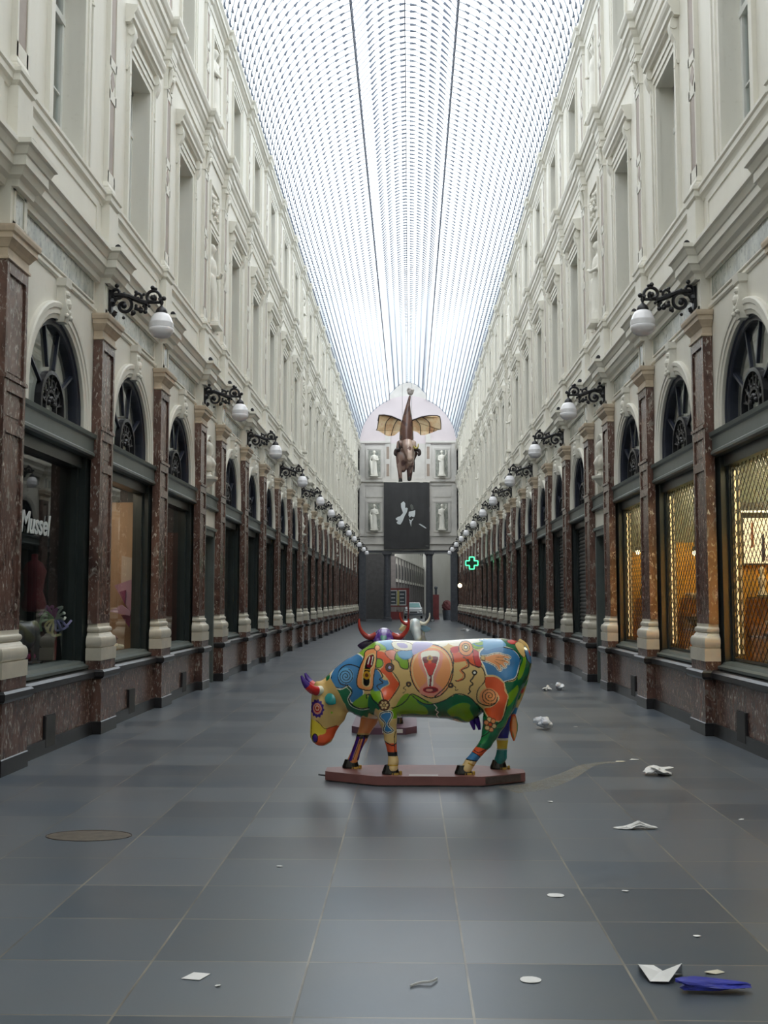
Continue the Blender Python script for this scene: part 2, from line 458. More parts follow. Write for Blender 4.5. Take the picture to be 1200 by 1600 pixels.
def mk_shop(s):
    """shop front under a lintel: painted frame, sill, glass"""
    b = MB()
    for sg in (-1, 1):
        b.box(4.075, 4.3, min(sg*1.55, sg*1.28), max(sg*1.55, sg*1.28), .83, 3.54)
        b.box(4.16, 4.3, min(sg*1.29, sg*1.20), max(sg*1.29, sg*1.20), .9, 3.5)
    b.box(4.12, 4.3, -1.4, 1.4, 3.40, 3.56)
    r = struct(b.build('window_1', DPAINT, side=s))
    c = MB(); c.prism([(4.3,.82),(4.02,.82),(4.0,.84),(4.0,.87),(4.06,.89),(4.08,.93),(4.3,.95)], 'y', -1.37, 1.37)
    c.build('sill', PAINT, r, s)
    g = MB(); g.poly([(4.24,-1.2,.92),(4.24,1.2,.92),(4.24,1.2,3.44),(4.24,-1.2,3.44)])
    g.build('pane', SHOPGLASS, r, s)
    return r

def console(b, y):
    """scroll bracket under the hood"""
    prof = [(4.0,9.40),(3.975,9.40),(3.955,9.46),(3.96,9.52),(3.965,9.62),(3.945,9.74),(3.90,9.84),(3.875,9.93),(3.88,10.02),(3.9,10.08),(4.0,10.08)]
    b.prism(prof, 'y', y-.07, y+.07)
    b.lathe([(.001,-.085),(.055,-.085),(.055,.085),(.001,.085)], (0,0,0), 10)
    n = len(b.V); 
    for i in range(n-40, n):
        x, yy, z = b.V[i]; b.V[i] = (3.925+x, y+z, 9.96+yy)
    b.sphere((3.965, y, 9.36), .035, 5)

def sash(b, g, hw, z0, z1, zt, x):
    for sg in (-1, 1): b.box(x, x+.06, min(sg*hw, sg*(hw-.07)), max(sg*hw, sg*(hw-.07)), z0, z1)
    b.box(x, x+.06, -hw, hw, z0, z0+.08); b.box(x, x+.06, -hw, hw, z1-.07, z1)
    b.box(x-.015, x+.06, -hw, hw, zt-.04, zt+.05); b.box(x, x+.06, -.05, .05, z0, z1)
    zz = z0+(zt-z0)*.45; b.box(x+.015, x+.05, -hw, hw, zz-.012, zz+.012)
    g.poly([(x+.035,-hw,z0),(x+.035,hw,z0),(x+.035,hw,z1),(x+.035,-hw,z1)])

def mk_w1(s):
    b = MB()
    for o, x in ((0, 3.985), (.09, 3.965), (.19, 3.945)):
        w = .09 if o < .19 else .05
        h = WIN_HW+o-.006
        b.box(x, 4.05, -h-w, -h, 7.17, 9.72+o+w); b.box(x, 4.05, h, h+w, 7.17, 9.72+o+w); b.box(x, 4.05, -h, h, 9.714+o, 9.72+o+w)
    r = struct(b.build('window_1', STONE, side=s))
    h = MB()
    h.prism([(4.05,10.07),(3.92,10.08),(3.90,10.12),(3.87,10.13),(3.87,10.2),(3.84,10.24),(3.82,10.29),(3.82,10.33),(4.05,10.36)], 'y', -.93, .93)
    h.box(3.97, 4.05, -.80, .80, 9.96, 10.08)
    h.build('hood', STONE, r, s)
    for y in (-.78, .78):
        c = MB(); console(c, y); c.build('console', STONE, r, s)
    f = MB(); g = MB(); sash(f, g, WIN_HW, 7.25, 9.72, 9.0, 4.26)
    f.build('sash', WHITEP, r, s); g.build('pane', GLASS, r, s)
    return r

def mk_w2(s):
    b = MB()
    for o, x in ((0, 3.985), (.08, 3.965), (.16, 3.95)):
        w = .08 if o < .16 else .04
        h = WIN2_HW+o-.006
        b.box(x, 4.05, -h-w, -h, 11.66, 13.55+o+w); b.box(x, 4.05, h, h+w, 11.66, 13.55+o+w); b.box(x, 4.05, -h, h, 13.544+o, 13.55+o+w)
    b.box(3.95, 4.05, -.75, .75, 11.6, 11.7)
    r = struct(b.build('window_1', STONE, side=s))
    f = MB(); g = MB(); sash(f, g, WIN2_HW, 11.78, 13.55, 13.0, 4.22)
    f.build('sash', WHITEP, r, s); g.build('pane', GLASS, r, s)
    return r

WIDE = [y for y, h, n in BAYS if not n]; NICHE = [y for y, h, n in BAYS if n]
SHUTTERED = {1: (25.1, 28.5)}
for side, s in SIDES:
    for mk in (mk_fan, mk_shop, mk_w1, mk_w2):
        src = None
        for y in WIDE:
            if src is None: src = mk(s); src.location = (0, y, 0); o = src
            else: o = dup(src, (0, y, 0))
            name_win(o)

# niche-bay doors, frames round the statue recesses
ND = [1]
def mk_door(s):
    b = MB()
    for sg in (-1, 1): b.box(4.0, 4.4, min(sg*.62,sg*.514), max(sg*.62,sg*.514), 0, 3.12)
    b.box(4.0, 4.4, -.62, .62, 3.02, 3.14); b.box(3.97, 4.4, -.66, .66, 3.14, 3.2)
    r = struct(b.build('door_1', PAINT, side=s))
    d = MB(); d.box(4.48, 4.54, -.5, .5, 0, 3.02)
    for sg in (-1, 1):
        for z0, z1 in ((.2, 1.1), (1.25, 2.2), (2.35, 2.9)):
            y0, y1 = sorted((sg*.44, sg*.06)); d.box(4.455, 4.5, y0, y1, z0, z1)
    d.build('door_leaf', DPAINT, r, s)
    t = MB()
    t.prism([(4.3,3.57),(4.0,3.57),(3.97,3.59),(3.97,3.63),(4.0,3.65),(4.3,3.65)], 'y', -.85, .85)
    t.box(4.0, 4.3, -.85, .85, 3.65, 3.82); t.prism([(4.3,3.82),(3.98,3.82),(3.97,3.87),(4.3,3.88)], 'y', -.85, .85)
    t.build('lintel', PAINT, r, s)
    return r
def mk_nfr(s):
    b = MB()
    arch_sweep(b, [(.354,4.06),(.354,4.02),(.43,4.0),(.45,4.02),(.45,4.06)], 0, 4.66, 3.9, n=14)
    for hw, z0, z1 in ((.42, 7.35, 9.3), (.36, 11.75, 13.5)):
        for o, x in ((0, 3.97), (.06, 3.955)):
            hw -= .006; b.box(x, 4.05, -hw-o-.06, -hw-o, z0, z1+o+.06); b.box(x, 4.05, hw+o, hw+o+.06, z0, z1+o+.06); b.box(x, 4.05, -hw-o, hw+o, z1+o-.006, z1+o+.06)
    b.box(3.96, 4.05, -.5, .5, 9.5, 9.56); b.box(3.96, 4.05, -.5, .5, 10.3, 10.36)
    b.box(3.96, 4.05, -.5, -.44, 9.56, 10.3); b.box(3.96, 4.05, .44, .5, 9.56, 10.3)
    r = struct(b.build('trim_1', STONE, side=s, smooth=30))
    q = MB()                                            # carved garland relief
    for i in range(9):
        t = i/8; y = -.36+.72*t; z = 10.05-.22*math.sin(math.pi*t)
        q.sphere((3.985, y, z), .07, 5)
    for y, z in ((-.3,9.75),(0,9.72),(.3,9.75),(0,10.15),(-.2,10.1),(.2,10.1)): q.sphere((3.985, y, z), .055, 5)
    q.build('garland_relief', STONE, r, s)
    return r
for side, s in SIDES:
    for mk, nm in ((mk_door, 'door'), (mk_nfr, 'trim')):
        src = None
        for y in NICHE:
            if src is None: o = src = mk(s); o.location = (0, y, 0)
            else: o = dup(src, (0, y, 0))
            if nm == 'door': o.name = 'door_%d' % ND[0]; ND[0] += 1
            else: o.name = 'trim_%d' % ntrim; ntrim += 1

# ------------------------------------------------------------------ marble pilasters (things)
def mk_pil(s):
    r = empty('marble_pilaster')
    b = MB()
    b.rect(3.83, 4.043, .36, [(.012,0),(.012,.155),(0,.165)], m=1)
    b.rect(3.83, 4.043, .36, [(0,.165),(0,.70)], m=0)
    b.rect(3.83, 4.043, .36, [(0,.70),(.025,.71),(.045,.735),(.045,.79),(.02,.815)], m=1)
    b.rect(3.85, 4.043, .345, [(0,.815),(0,.93)], m=0)
    b.build('pedestal', [REDM, DARKM], r, s)
    c = MB(); prof = [(.0,.93),(.0,1.09)]
    for i in range(9):
        a = math.pi*i/8; prof.append((-.035+.035*math.sin(a), 1.09+.075-.075*math.cos(a)))
    prof += [(-.045,1.25),(-.05,1.265),(-.065,1.28)]
    for i in range(7):
        a = math.pi*i/6; prof.append((-.07+.022*math.sin(a), 1.285+.035-.035*math.cos(a)))
    prof += [(-.075,1.365),(-.075,1.40)]
    c.rect(3.84, 4.043, .355, prof); c.build('base', BASEST, r, s, smooth=40)
    d = MB()
    d.box(3.945, 4.043, -.296, .296, 1.40, 5.12)
    for sg in (-1, 1): d.box(3.92, 4.0, min(sg*.30,sg*.235), max(sg*.30,sg*.235), 1.40, 5.12)
    for z0, z1 in ((1.40,1.52),(3.38,3.50),(3.80,3.94),(5.0,5.12)): d.box(3.92, 4.0, -.24, .24, z0, z1)
    d.prism([(4.0,3.92),(3.9,3.92),(3.9,3.96),(4.0,3.98)], 'y', -.31, .31)
    d.box(3.938, 4.0, -.19, .19, 1.58, 3.32); d.box(3.938, 4.0, -.19, .19, 3.56, 3.74); d.box(3.938, 4.0, -.19, .19, 4.0, 4.94)
    d.build('shaft', REDM, r, s)
    e = MB()
    e.rect(3.92, 4.043, .30, [(.0,5.12),(.02,5.125),(.02,5.15),(0,5.16),(0,5.24),(.012,5.25),(.03,5.28),(.06,5.32),(.07,5.325),(.07,5.38),(.09,5.39),(.10,5.43),(.10,5.455)])
    e.build('capital', CAPST, r, s)
    return r
for side, s in SIDES:
    src = None
    for i, y in enumerate(P[1:]):
        if src is None: src = mk_pil(s); src.location = (0, y, 0); o = src
        else: o = dup(src, (0, y, 0))
        tag(o, 'panelled red marble pilaster, %s from the camera %s' % (ORD[i+1], WHERE[s]), 'pilaster', 'marble pilasters along the shop fronts')

# ------------------------------------------------------------------ vents in the stall riser
def mk_vent(s):
    b = MB(); b.box(3.935, 3.97, -.17, .17, .06, .08); b.box(3.935, 3.97, -.17, .17, .40, .42)
    b.box(3.935, 3.97, -.17, -.15, .06, .42); b.box(3.935, 3.97, .15, .17, .06, .42)
    for z in (.17, .24, .31): b.box(3.945, 3.965, -.15, .15, z, z+.02)
    r = b.build('vent_grille', IRON, side=s)
    c = MB(); c.box(3.925, 3.955, -.16, .16, .07, .41); c.build('vent_plate', ROOM, r, s)
    return r
for s, ys in ((-1, (12.3, 15.9, 19.6)), (1, (12.8, 18.9))):
    src = None
    for i, y in enumerate(ys):
        if src is None: o = src = mk_vent(s); o.location = (0, y, 0)
        else: o = dup(src, (0, y, 0))
        tag(o, 'black iron floor vent, %s from camera %s' % (ORD[i+1], WHERE[s]), 'vent', 'floor level vents')

# ------------------------------------------------------------------ glass vault
def vault():
    zc, r = 14.42, 4.0
    aL = math.degrees(math.acos(1.5/r))                    # where the lantern starts
    def lant(t):                                           # raised lantern curve, t -1..1
        x = 1.5*t; return x, 18.55 + 1.05*(1-abs(t)**2.0)
    g = MB()
    for rng in ((180, 180-aL), (aL, 0)):
        pts = [(r*math.cos(R(rng[0]+(rng[1]-rng[0])*i/18)), zc+r*math.sin(R(rng[0]+(rng[1]-rng[0])*i/18))) for i in range(19)]
        for p, q in zip(pts, pts[1:]): g.poly([(p[0],YB,p[1]),(q[0],YB,q[1]),(q[0],Y1,q[1]),(p[0],Y1,p[1])])
    pts = [lant(-1+2*i/16) for i in range(17)]
    for p, q in zip(pts, pts[1:]): g.poly([(p[0],YB,p[1]),(q[0],YB,q[1]),(q[0],Y1,q[1]),(p[0],Y1,p[1])])
    root = struct(g.build('ceiling', ROOFG, smooth=30))
    root.name = 'ceiling'
    ys = [YB + .38*i for i in range(int((Y1-YB)/.38)+1)]
    rib = MB(); tick = MB()
    def arc_rib(curve, n, y, w=.007, d=.03):
        rings = []
        for i in range(n+1):
            (x, z), (nx, nz) = curve(i/n)
            rings.append([(x,y-w,z),(x,y+w,z),(x-nx*d,y+w,z-nz*d),(x-nx*d,y-w,z-nz*d)])
        rib.loops(rings)
    def cL(t):
        a = R(180-aL*t); return (r*math.cos(a), zc+r*math.sin(a)), (math.cos(a), math.sin(a))
    def cR(t):
        a = R(aL*t); return (r*math.cos(a), zc+r*math.sin(a)), (math.cos(a), math.sin(a))
    def cT(t):
        x, z = lant(-1+2*t); n = Vector((2*1.05*x/2.25, 1)).normalized(); return (x, z), (n.x, n.y)
    for y in ys:
        far = y > 45
        for c, n, k in ((cL, 12, 14), (cR, 12, 14), (cT, 10, 9)):
            arc_rib(c, 7 if far else n, y)
            for j in range(1, k):
                (x, z), (nx, nz) = c(j/k)
                (x2, z2), _ = c((j+(.40 if c is not cT else .56))/k)
                h = .05; TW = .024 if c is not cT else .026
                tick.loops([[(x,y-TW,z),(x,y+TW,z),(x-nx*h*1.3,y+TW,z-nz*h*1.3),(x-nx*h*1.3,y-TW,z-nz*h*1.3)],
                            [(x2,y-TW,z2),(x2,y+TW,z2),(x2-nx*h*.35,y+TW,z2-nz*h*.35),(x2-nx*h*.35,y-TW,z2-nz*h*.35)]])
        if y > 4:                                          # short lower bars by the eaves
            for sg in (-1, 1): rib.box(sg*3.97-.02, sg*3.97+.02, y-.014, y+.014, 14.36, 14.95)
    tag(rib.build('glazing_bars', plain('pale_glazing_bar', (.42,.44,.47,1), .5, var=0), root), kind='stuff')
    tag(tick.build('pane_clips', plain('dark_pane_clip', (.10,.12,.16,1), .5, var=0), root), kind='stuff')
    c = MB()
    for sg in (-1, 1):                                     # iron curbs either side of the lantern
        c.box(sg*1.5-.022, sg*1.5+.022, YB, Y1, 18.12, 18.18); c.box(sg*1.5-.018, sg*1.5+.018, YB, Y1, 18.5, 18.55)
        for y in ys[::2]: c.box(sg*1.5-.015, sg*1.5+.015, y-.015, y+.015, 18.15, 18.52)
    c.box(-.015, .015, YB, Y1, 19.52, 19.58)
    c.build('lantern_frame', plain('blue_grey_iron', (.13,.14,.18,1), .5, var=0), root)
vault()

# ------------------------------------------------------------------ floor, ends
b = MB(); b.poly([(-6.5,YB,0),(6.5,YB,0),(6.5,89,0),(-6.5,89,0)]); b.poly([(-14,89,0),(14,89,0),(14,190,0),(-14,190,0)])
struct(b.build('floor', FLOOR))
b = MB(); b.box(-6.6, 6.6, YB-.3, YB, 0, 20); struct(b.build('wall_back', STONE))
# ------------------------------------------------------------------ implicit surfaces for sculpted things
def surf_nets(fn, lo, hi, h):
    """closed smooth mesh of fn(x,y,z) < 0 by naive surface nets (numpy)"""
    lo = np.array(lo, float); hi = np.array(hi, float)
    n = np.ceil((hi-lo)/h).astype(int)+1
    ax = [lo[i]+h*np.arange(n[i]) for i in range(3)]
    X, Y, Z = np.meshgrid(*ax, indexing='ij')
    D = fn(X, Y, Z).astype(np.float32); S = D < 0
    c = [S[i:n[0]-1+i, j:n[1]-1+j, k:n[2]-1+k] for i in (0,1) for j in (0,1) for k in (0,1)]
    cnt = sum(a.astype(np.int8) for a in c); act = (cnt > 0) & (cnt < 8)
    idx = -np.ones(act.shape, int); ii = np.argwhere(act); idx[act] = np.arange(len(ii))
    acc = np.zeros((len(ii), 3)); w = np.zeros(len(ii))
    i0, j0, k0 = ii[:,0], ii[:,1], ii[:,2]
    corners = [(i,j,k) for i in (0,1) for j in (0,1) for k in (0,1)]
    for a in corners:
        for ax_ in range(3):
            if a[ax_] == 1: continue
            b = list(a); b[ax_] = 1
            da = D[i0+a[0], j0+a[1], k0+a[2]]; db = D[i0+b[0], j0+b[1], k0+b[2]]
            m = (da < 0) != (db < 0)
            t = np.where(m, da/np.where(m, da-db, 1), 0)
            p = np.array(a, float)[None,:].repeat(len(ii), 0); p[:,ax_] += t
            acc[m] += p[m]; w[m] += 1
    verts = lo + (ii + acc/np.maximum(w,1)[:,None])*h
    faces = []
    for ax_ in range(3):
        u, v = (ax_+1) % 3, (ax_+2) % 3
        sl0 = [slice(None)]*3; sl1 = [slice(None)]*3
        sl0[ax_] = slice(0, -1); sl1[ax_] = slice(1, None)
        cr = S[tuple(sl0)] != S[tuple(sl1)]
        e = np.argwhere(cr)
        ok = (e[:,u] > 0) & (e[:,v] > 0) & (e[:,u] < n[u]-1) & (e[:,v] < n[v]-1)
        e = e[ok]; inside = S[tuple(e.T)]
        q = []
        for du, dv in ((-1,-1),(0,-1),(0,0),(-1,0)):
            cc = e.copy(); cc[:,u] += du; cc[:,v] += dv
            q.append(idx[tuple(cc.T)])
        q = np.stack(q, 1); q[~inside] = q[~inside][:, ::-1]
        faces.append(q)
    return verts, np.concatenate(faces)

def smin(a, b, k):
    h = np.clip(.5+.5*(b-a)/k, 0, 1)
    return b*(1-h)+a*h - k*h*(1-h)
def capsule(X, Y, Z, a, b, ra, rb, ky=1.0):
    """tapered capsule; ky squeezes it sideways"""
    d = [b[i]-a[i] for i in range(3)]; d[1] *= ky
    px, py, pz = X-a[0], (Y-a[1])*ky, Z-a[2]
    t = np.clip((px*d[0]+py*d[1]+pz*d[2])/(d[0]**2+d[1]**2+d[2]**2+1e-9), 0, 1)
    return np.sqrt((px-t*d[0])**2+(py-t*d[1])**2+(pz-t*d[2])**2)-(ra+(rb-ra)*t)
def chain(X, Y, Z, pts, k=.02, ky=1.0):
    r = None
    for a, b in zip(pts, pts[1:]):
        c = capsule(X, Y, Z, a[:3], b[:3], a[3], b[3], ky)
        r = c if r is None else np.minimum(r, c) if k == 0 else smin(r, c, k)
    return r
def ellipsoid(X, Y, Z, c, r):
    q = np.sqrt(((X-c[0])/r[0])**2+((Y-c[1])/r[1])**2+((Z-c[2])/r[2])**2)
    return (q-1)*min(r)
def loft(S, U, W, tab, n=2.3):
    """along S: table rows (s, u_lo, u_hi, half_w); U in the picture plane, W sideways"""
    tab = sorted(tab); t = np.array(tab, float); s = np.clip(S, t[0,0], t[-1,0])
    g = lambda j: np.interp(s, t[:,0], t[:,j])
    lo, hi, w = g(1), g(2), g(3); c = (lo+hi)/2; h = np.abs(hi-lo)/2
    q = (np.abs((U-c)/h)**n+np.abs(W/w)**n)**(1/n)
    d = (q-1)*np.minimum(h, w); e = np.abs(S-s)
    return np.where(e > 0, np.sqrt(np.maximum(d, 0)**2+e**2), d)
def mesh_from(name, verts, faces, mat, parent=None, smooth_it=2, loc=None):
    me = bpy.data.meshes.new(name); me.from_pydata(verts.tolist(), [], faces.tolist())
    bm = bmesh.new(); bm.from_mesh(me)
    for _ in range(smooth_it): bmesh.ops.smooth_vert(bm, verts=bm.verts, factor=.5, use_axis_x=True, use_axis_y=True, use_axis_z=True)
    bmesh.ops.recalc_face_normals(bm, faces=bm.faces)
    for f in bm.faces: f.smooth = True
    bm.to_mesh(me); bm.free()
    if mat: me.materials.append(mat)
    return link(name, me, parent, loc)

# ------------------------------------------------------------------ wall lamps
def spiral(cx, cz, r0, r1, a0, turns, n=26):
    out = []
    for i in range(n+1):
        t = i/n; a = R(a0)+turns*2*math.pi*t; r = r0+(r1-r0)*t
        out.append((cx+r*math.cos(a), 0, cz+r*math.sin(a)))
    return out
def mk_lamp(s):
    r = empty('wall_lamp')
    b = MB(); b.box(3.885, 3.93, -.05, .05, 5.55, 5.86); b.lathe([(.001,0),(.06,0),(.05,.05),(.001,.06)], (3.9, 0, 5.70), 8)
    b.build('wall_plate', IRON, r, s)
    k = MB()
    def sc(pts, r0, r1): k.tube(pts, [r0+(r1-r0)*i/(len(pts)-1) for i in range(len(pts))], 7, flat=1.3)
    sc([(3.90,0,5.68),(3.86,0,5.66)]+spiral(3.73, 5.655, .15, .035, 0, 1.3), .022, .024)       # big scroll
    sc(spiral(3.83, 5.83, .085, .02, 200, 1.2), .022, .022)                                   # top curl
    sc([(3.86,0,5.80),(3.76,0,5.80),(3.66,0,5.78),(3.58,0,5.745),(3.47,0,5.70),(3.40,0,5.68)], .032, .04)
    sc(spiral(3.545, 5.78, .06, .015, 250, -1.1), .022, .018)
    sc([(3.43,0,5.70)]+spiral(3.345, 5.765, .115, .03, 215, -1.25), .022, .022)                  # front scroll
    sc([(3.58,0,5.62),(3.52,0,5.60),(3.49,0,5.63)], .028, .03)
    sc([(3.46,0,5.66),(3.43,0,5.62),(3.44,0,5.58)], .03, .02)
    sc([(3.26,0,5.73),(3.22,0,5.745),(3.195,0,5.75)], .03, .018)
    sc([(3.84,0,5.58),(3.87,0,5.53),(3.865,0,5.50)], .03, .02)
    for x, z, q in ((3.345,5.765,.035),(3.73,5.655,.04),(3.345,5.90,.03),(3.19,5.752,.032),(3.57,5.84,.025),(3.44,5.57,.03),(3.50,5.585,.035),(3.83,5.93,.03),(3.60,5.56,.035)):
        k.sphere((x,0,z), q, 6)
    for a in range(0, 360, 45):
        k.sphere((3.73+.165*math.cos(R(a)), 0, 5.655+.165*math.sin(R(a))), .024, 4)
        if a % 90 == 0: k.sphere((3.345+.125*math.cos(R(a+20)), 0, 5.765+.125*math.sin(R(a+20))), .022, 4)
    k.build('scroll_bracket', IRON, r, s, smooth=50)
    c = MB(); c.lathe([(.001,.15),(.02,.15),(.028,.11),(.014,.07),(.03,.05),(.065,.02),(.08,-.02),(.08,-.04),(.001,-.045)], (3.22,0,5.585), 14)
    c.build('lamp_cap', IRON, r, s, smooth=40)
    g = MB(); prof = [(.07,0),(.105,-.02),(.135,-.07),(.155,-.125)]
    for z in (-.145,-.163,-.181,-.199): prof += [(.166,z),(.161,z-.009)]
    prof += [(.168,-.217),(.162,-.25),(.142,-.29),(.108,-.32),(.058,-.338),(.001,-.344)]
    g.lathe(prof, (3.22,0,5.55), 28); g.build('globe', OPAL, r, s, smooth=60)
    return r
for side, s in SIDES:
    src = None
    for i, y in enumerate(LAMPS):
        if src is None: o = src = mk_lamp(s); o.location = (0, y, 0)
        else: o = dup(src, (0, y, 0))
        tag(o, 'white globe lamp on scroll bracket, %s from camera %s' % (ORD[i+1], WHERE[s]), 'lamp', 'globe lamps along the gallery walls')

# ------------------------------------------------------------------ sculptures in the niches
def statue_fn(kind):
    def fn(X, Y, Z):
        fold = .012*np.sin(34*np.arctan2(Y, X)+Z*3)*np.clip(1-Z/1.1, 0, 1)
        d = loft(Z, X, Y, [(0,-.19,.19,.24),(.35,-.16,.16,.20),(.8,-.14,.15,.19),(1.05,-.13,.13,.16),(1.2,-.13,.15,.19),(1.38,-.11,.12,.21),(1.45,-.06,.06,.10)], 2.0)+fold
        d = smin(d, capsule(X, Y, Z, (0,0,1.42), (.02,0,1.55), .055, .05), .03)
        d = smin(d, ellipsoid(X, Y, Z, (.03,0,1.64), (.095,.08,.125)), .03)
        d = smin(d, ellipsoid(X, Y, Z, (.125,0,1.63), (.02,.018,.03)), .02)
        d = smin(d, ellipsoid(X, Y, Z, (-.03,0,1.67), (.10,.10,.11)), .02)
        if kind == 'a':
            d = smin(d, chain(X, Y, Z, [(0,.20,1.36,.06),(.05,.27,1.1,.05),(.2,.12,1.06,.04),(.24,.03,1.12,.035)]), .02)
            d = smin(d, chain(X, Y, Z, [(0,-.20,1.36,.06),(.0,-.28,1.1,.05),(.06,-.28,.86,.04)]), .02)
            d = smin(d, chain(X, Y, Z, [(.05,-.26,.95,.10),(.1,-.22,.5,.08),(.08,-.2,.1,.07)]), .03)
        else:
            d = smin(d, chain(X, Y, Z, [(0,.20,1.36,.06),(.08,.30,1.5,.05),(.12,.28,1.75,.035)]), .02)
            d = smin(d, chain(X, Y, Z, [(0,-.20,1.36,.06),(.06,-.24,1.1,.05),(.2,-.1,1.0,.04)]), .02)
        return d
    return fn
def bust_fn(X, Y, Z):
    d = ellipsoid(X, Y, Z, (0,0,.28), (.15,.25,.17))
    d = smin(d, capsule(X, Y, Z, (0,0,.38), (.02,0,.52), .07, .06), .04)
    d = smin(d, ellipsoid(X, Y, Z, (.03,0,.62), (.11,.09,.14)), .03)
    d = smin(d, ellipsoid(X, Y, Z, (.14,0,.61), (.022,.02,.035)), .02)
    d = smin(d, ellipsoid(X, Y, Z, (-.03,0,.67), (.12,.115,.12)), .02)
    d = smin(d, ellipsoid(X, Y, Z, (.09,0,.50), (.06,.06,.09)), .03)
    for sg in (-1, 1): d = smin(d, chain(X, Y, Z, [(.08,sg*.12,.40,.04),(.14,sg*.05,.28,.05),(.10,0,.16,.05)]), .03)
    return d
STV = {k: surf_nets(statue_fn(k), (-.4,-.45,-.05), (.4,.45,1.95), .03) for k in 'ab'}
BUV = surf_nets(bust_fn, (-.25,-.35,.05), (.25,.35,.85), .025)
def mk_statue(k):
    r = empty('niche_statue')
    mesh_from('figure', *STV[k], STONE, r, 1, (0,0,.08))
    b = MB(); b.rect(-.24, .24, .28, [(0,0),(0,.05),(-.02,.06),(-.02,.09)])
    b.V = [(x, y, z) for x, y, z in b.V]; b.build('plinth', STONE, r); return r
def mk_bust():
    r = empty('niche_bust')
    mesh_from('head_and_shoulders', *BUV, STONE, r, 1, (0,0,.1))
    b = MB(); b.lathe([(.001,-.24),(.04,-.24),(.07,-.18),(.06,-.13),(.14,-.05),(.17,0),(.23,.03),(.24,.06),(.24,.09),(.12,.11),(.09,.16),(.10,.2),(.001,.2)], n=18)
    b.build('corbel', STONE, r, smooth=40); return r
SRC = {}
def put(key, mk, loc, rz, sc, label, cat, grp):
    if key not in SRC: SRC[key] = mk(); o = SRC[key]; o.location = loc; o.rotation_euler = (0,0,rz); o.scale = (sc,sc,sc)
    else: o = dup(SRC[key], loc, rz=rz, scale=(sc,sc,sc))
    return tag(o, label, cat, grp)
for side, s in SIDES:
    for i, y in enumerate(NICHE):
        rz = 0 if s < 0 else math.pi
        put('bust', mk_bust, (s*4.07, y, 4.15), rz, .95, 'stone bust in arched niche over %s side door %s' % (ORD[i+1], WHERE[s]), 'bust', 'busts over the side doors')
        put('a', lambda: mk_statue('a'), (s*4.06, y, 7.36), rz, .98, 'draped statue, first floor niche above %s door %s' % (ORD[i+1], WHERE[s]), 'statue', 'first floor statues')
        put('b', lambda: mk_statue('b'), (s*4.05, y, 11.76), rz, .90, 'statue, raised arm, top niche above %s door %s' % (ORD[i+1], WHERE[s]), 'statue', 'top floor statues')

# ------------------------------------------------------------------ end wall with portal
E0 = 88.5
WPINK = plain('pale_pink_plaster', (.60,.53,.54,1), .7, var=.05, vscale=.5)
b = MB()
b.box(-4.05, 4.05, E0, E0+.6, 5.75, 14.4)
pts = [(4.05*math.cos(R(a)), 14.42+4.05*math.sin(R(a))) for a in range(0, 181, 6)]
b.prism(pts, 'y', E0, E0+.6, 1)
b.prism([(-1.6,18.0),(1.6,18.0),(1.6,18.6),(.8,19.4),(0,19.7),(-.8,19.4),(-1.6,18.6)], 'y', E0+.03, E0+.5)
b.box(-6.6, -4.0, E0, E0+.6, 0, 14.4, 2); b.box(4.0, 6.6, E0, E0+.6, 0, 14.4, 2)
ESTONE = plain('shaded_end_stone', (.60,.575,.54,1), .6, var=.08, vscale=1.5)  # side walls' cream stone again, with the end wall's shade in the colour
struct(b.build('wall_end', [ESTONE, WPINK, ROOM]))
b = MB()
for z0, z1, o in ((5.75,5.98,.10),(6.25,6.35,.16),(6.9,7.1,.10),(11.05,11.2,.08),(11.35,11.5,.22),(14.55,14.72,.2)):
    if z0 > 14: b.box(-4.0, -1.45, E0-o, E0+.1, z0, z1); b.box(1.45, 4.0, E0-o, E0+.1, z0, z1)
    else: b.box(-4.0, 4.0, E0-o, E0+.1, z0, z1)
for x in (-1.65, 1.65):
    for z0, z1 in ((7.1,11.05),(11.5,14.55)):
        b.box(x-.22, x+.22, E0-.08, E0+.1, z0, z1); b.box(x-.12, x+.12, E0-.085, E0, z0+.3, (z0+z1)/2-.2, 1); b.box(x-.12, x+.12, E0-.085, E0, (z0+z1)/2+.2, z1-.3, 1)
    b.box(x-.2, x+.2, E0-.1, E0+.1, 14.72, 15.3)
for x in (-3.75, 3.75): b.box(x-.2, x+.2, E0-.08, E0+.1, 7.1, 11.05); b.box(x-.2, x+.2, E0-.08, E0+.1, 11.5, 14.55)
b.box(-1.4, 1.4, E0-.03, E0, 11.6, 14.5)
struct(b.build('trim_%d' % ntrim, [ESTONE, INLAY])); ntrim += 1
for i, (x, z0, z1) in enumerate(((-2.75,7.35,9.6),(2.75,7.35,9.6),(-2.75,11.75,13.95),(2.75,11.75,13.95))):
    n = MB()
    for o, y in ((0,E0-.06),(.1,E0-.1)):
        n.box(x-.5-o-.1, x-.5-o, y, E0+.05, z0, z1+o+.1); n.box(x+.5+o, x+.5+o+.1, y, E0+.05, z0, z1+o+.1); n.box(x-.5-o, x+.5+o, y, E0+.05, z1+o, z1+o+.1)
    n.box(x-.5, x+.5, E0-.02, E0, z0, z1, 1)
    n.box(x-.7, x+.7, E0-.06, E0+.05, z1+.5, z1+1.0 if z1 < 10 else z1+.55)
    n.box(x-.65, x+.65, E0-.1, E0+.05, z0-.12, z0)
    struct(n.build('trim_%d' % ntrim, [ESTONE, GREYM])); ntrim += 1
    put('ab'[i % 2], None, (x, E0-.42, z0+.01), -math.pi/2, 1.15, 'stone statue on the end wall, %s tier, on the side %s' % (('lower', 'upper')[i//2], ('the painted cow faces', 'of the green cross')[i % 2]), 'statue', 'end wall statues')

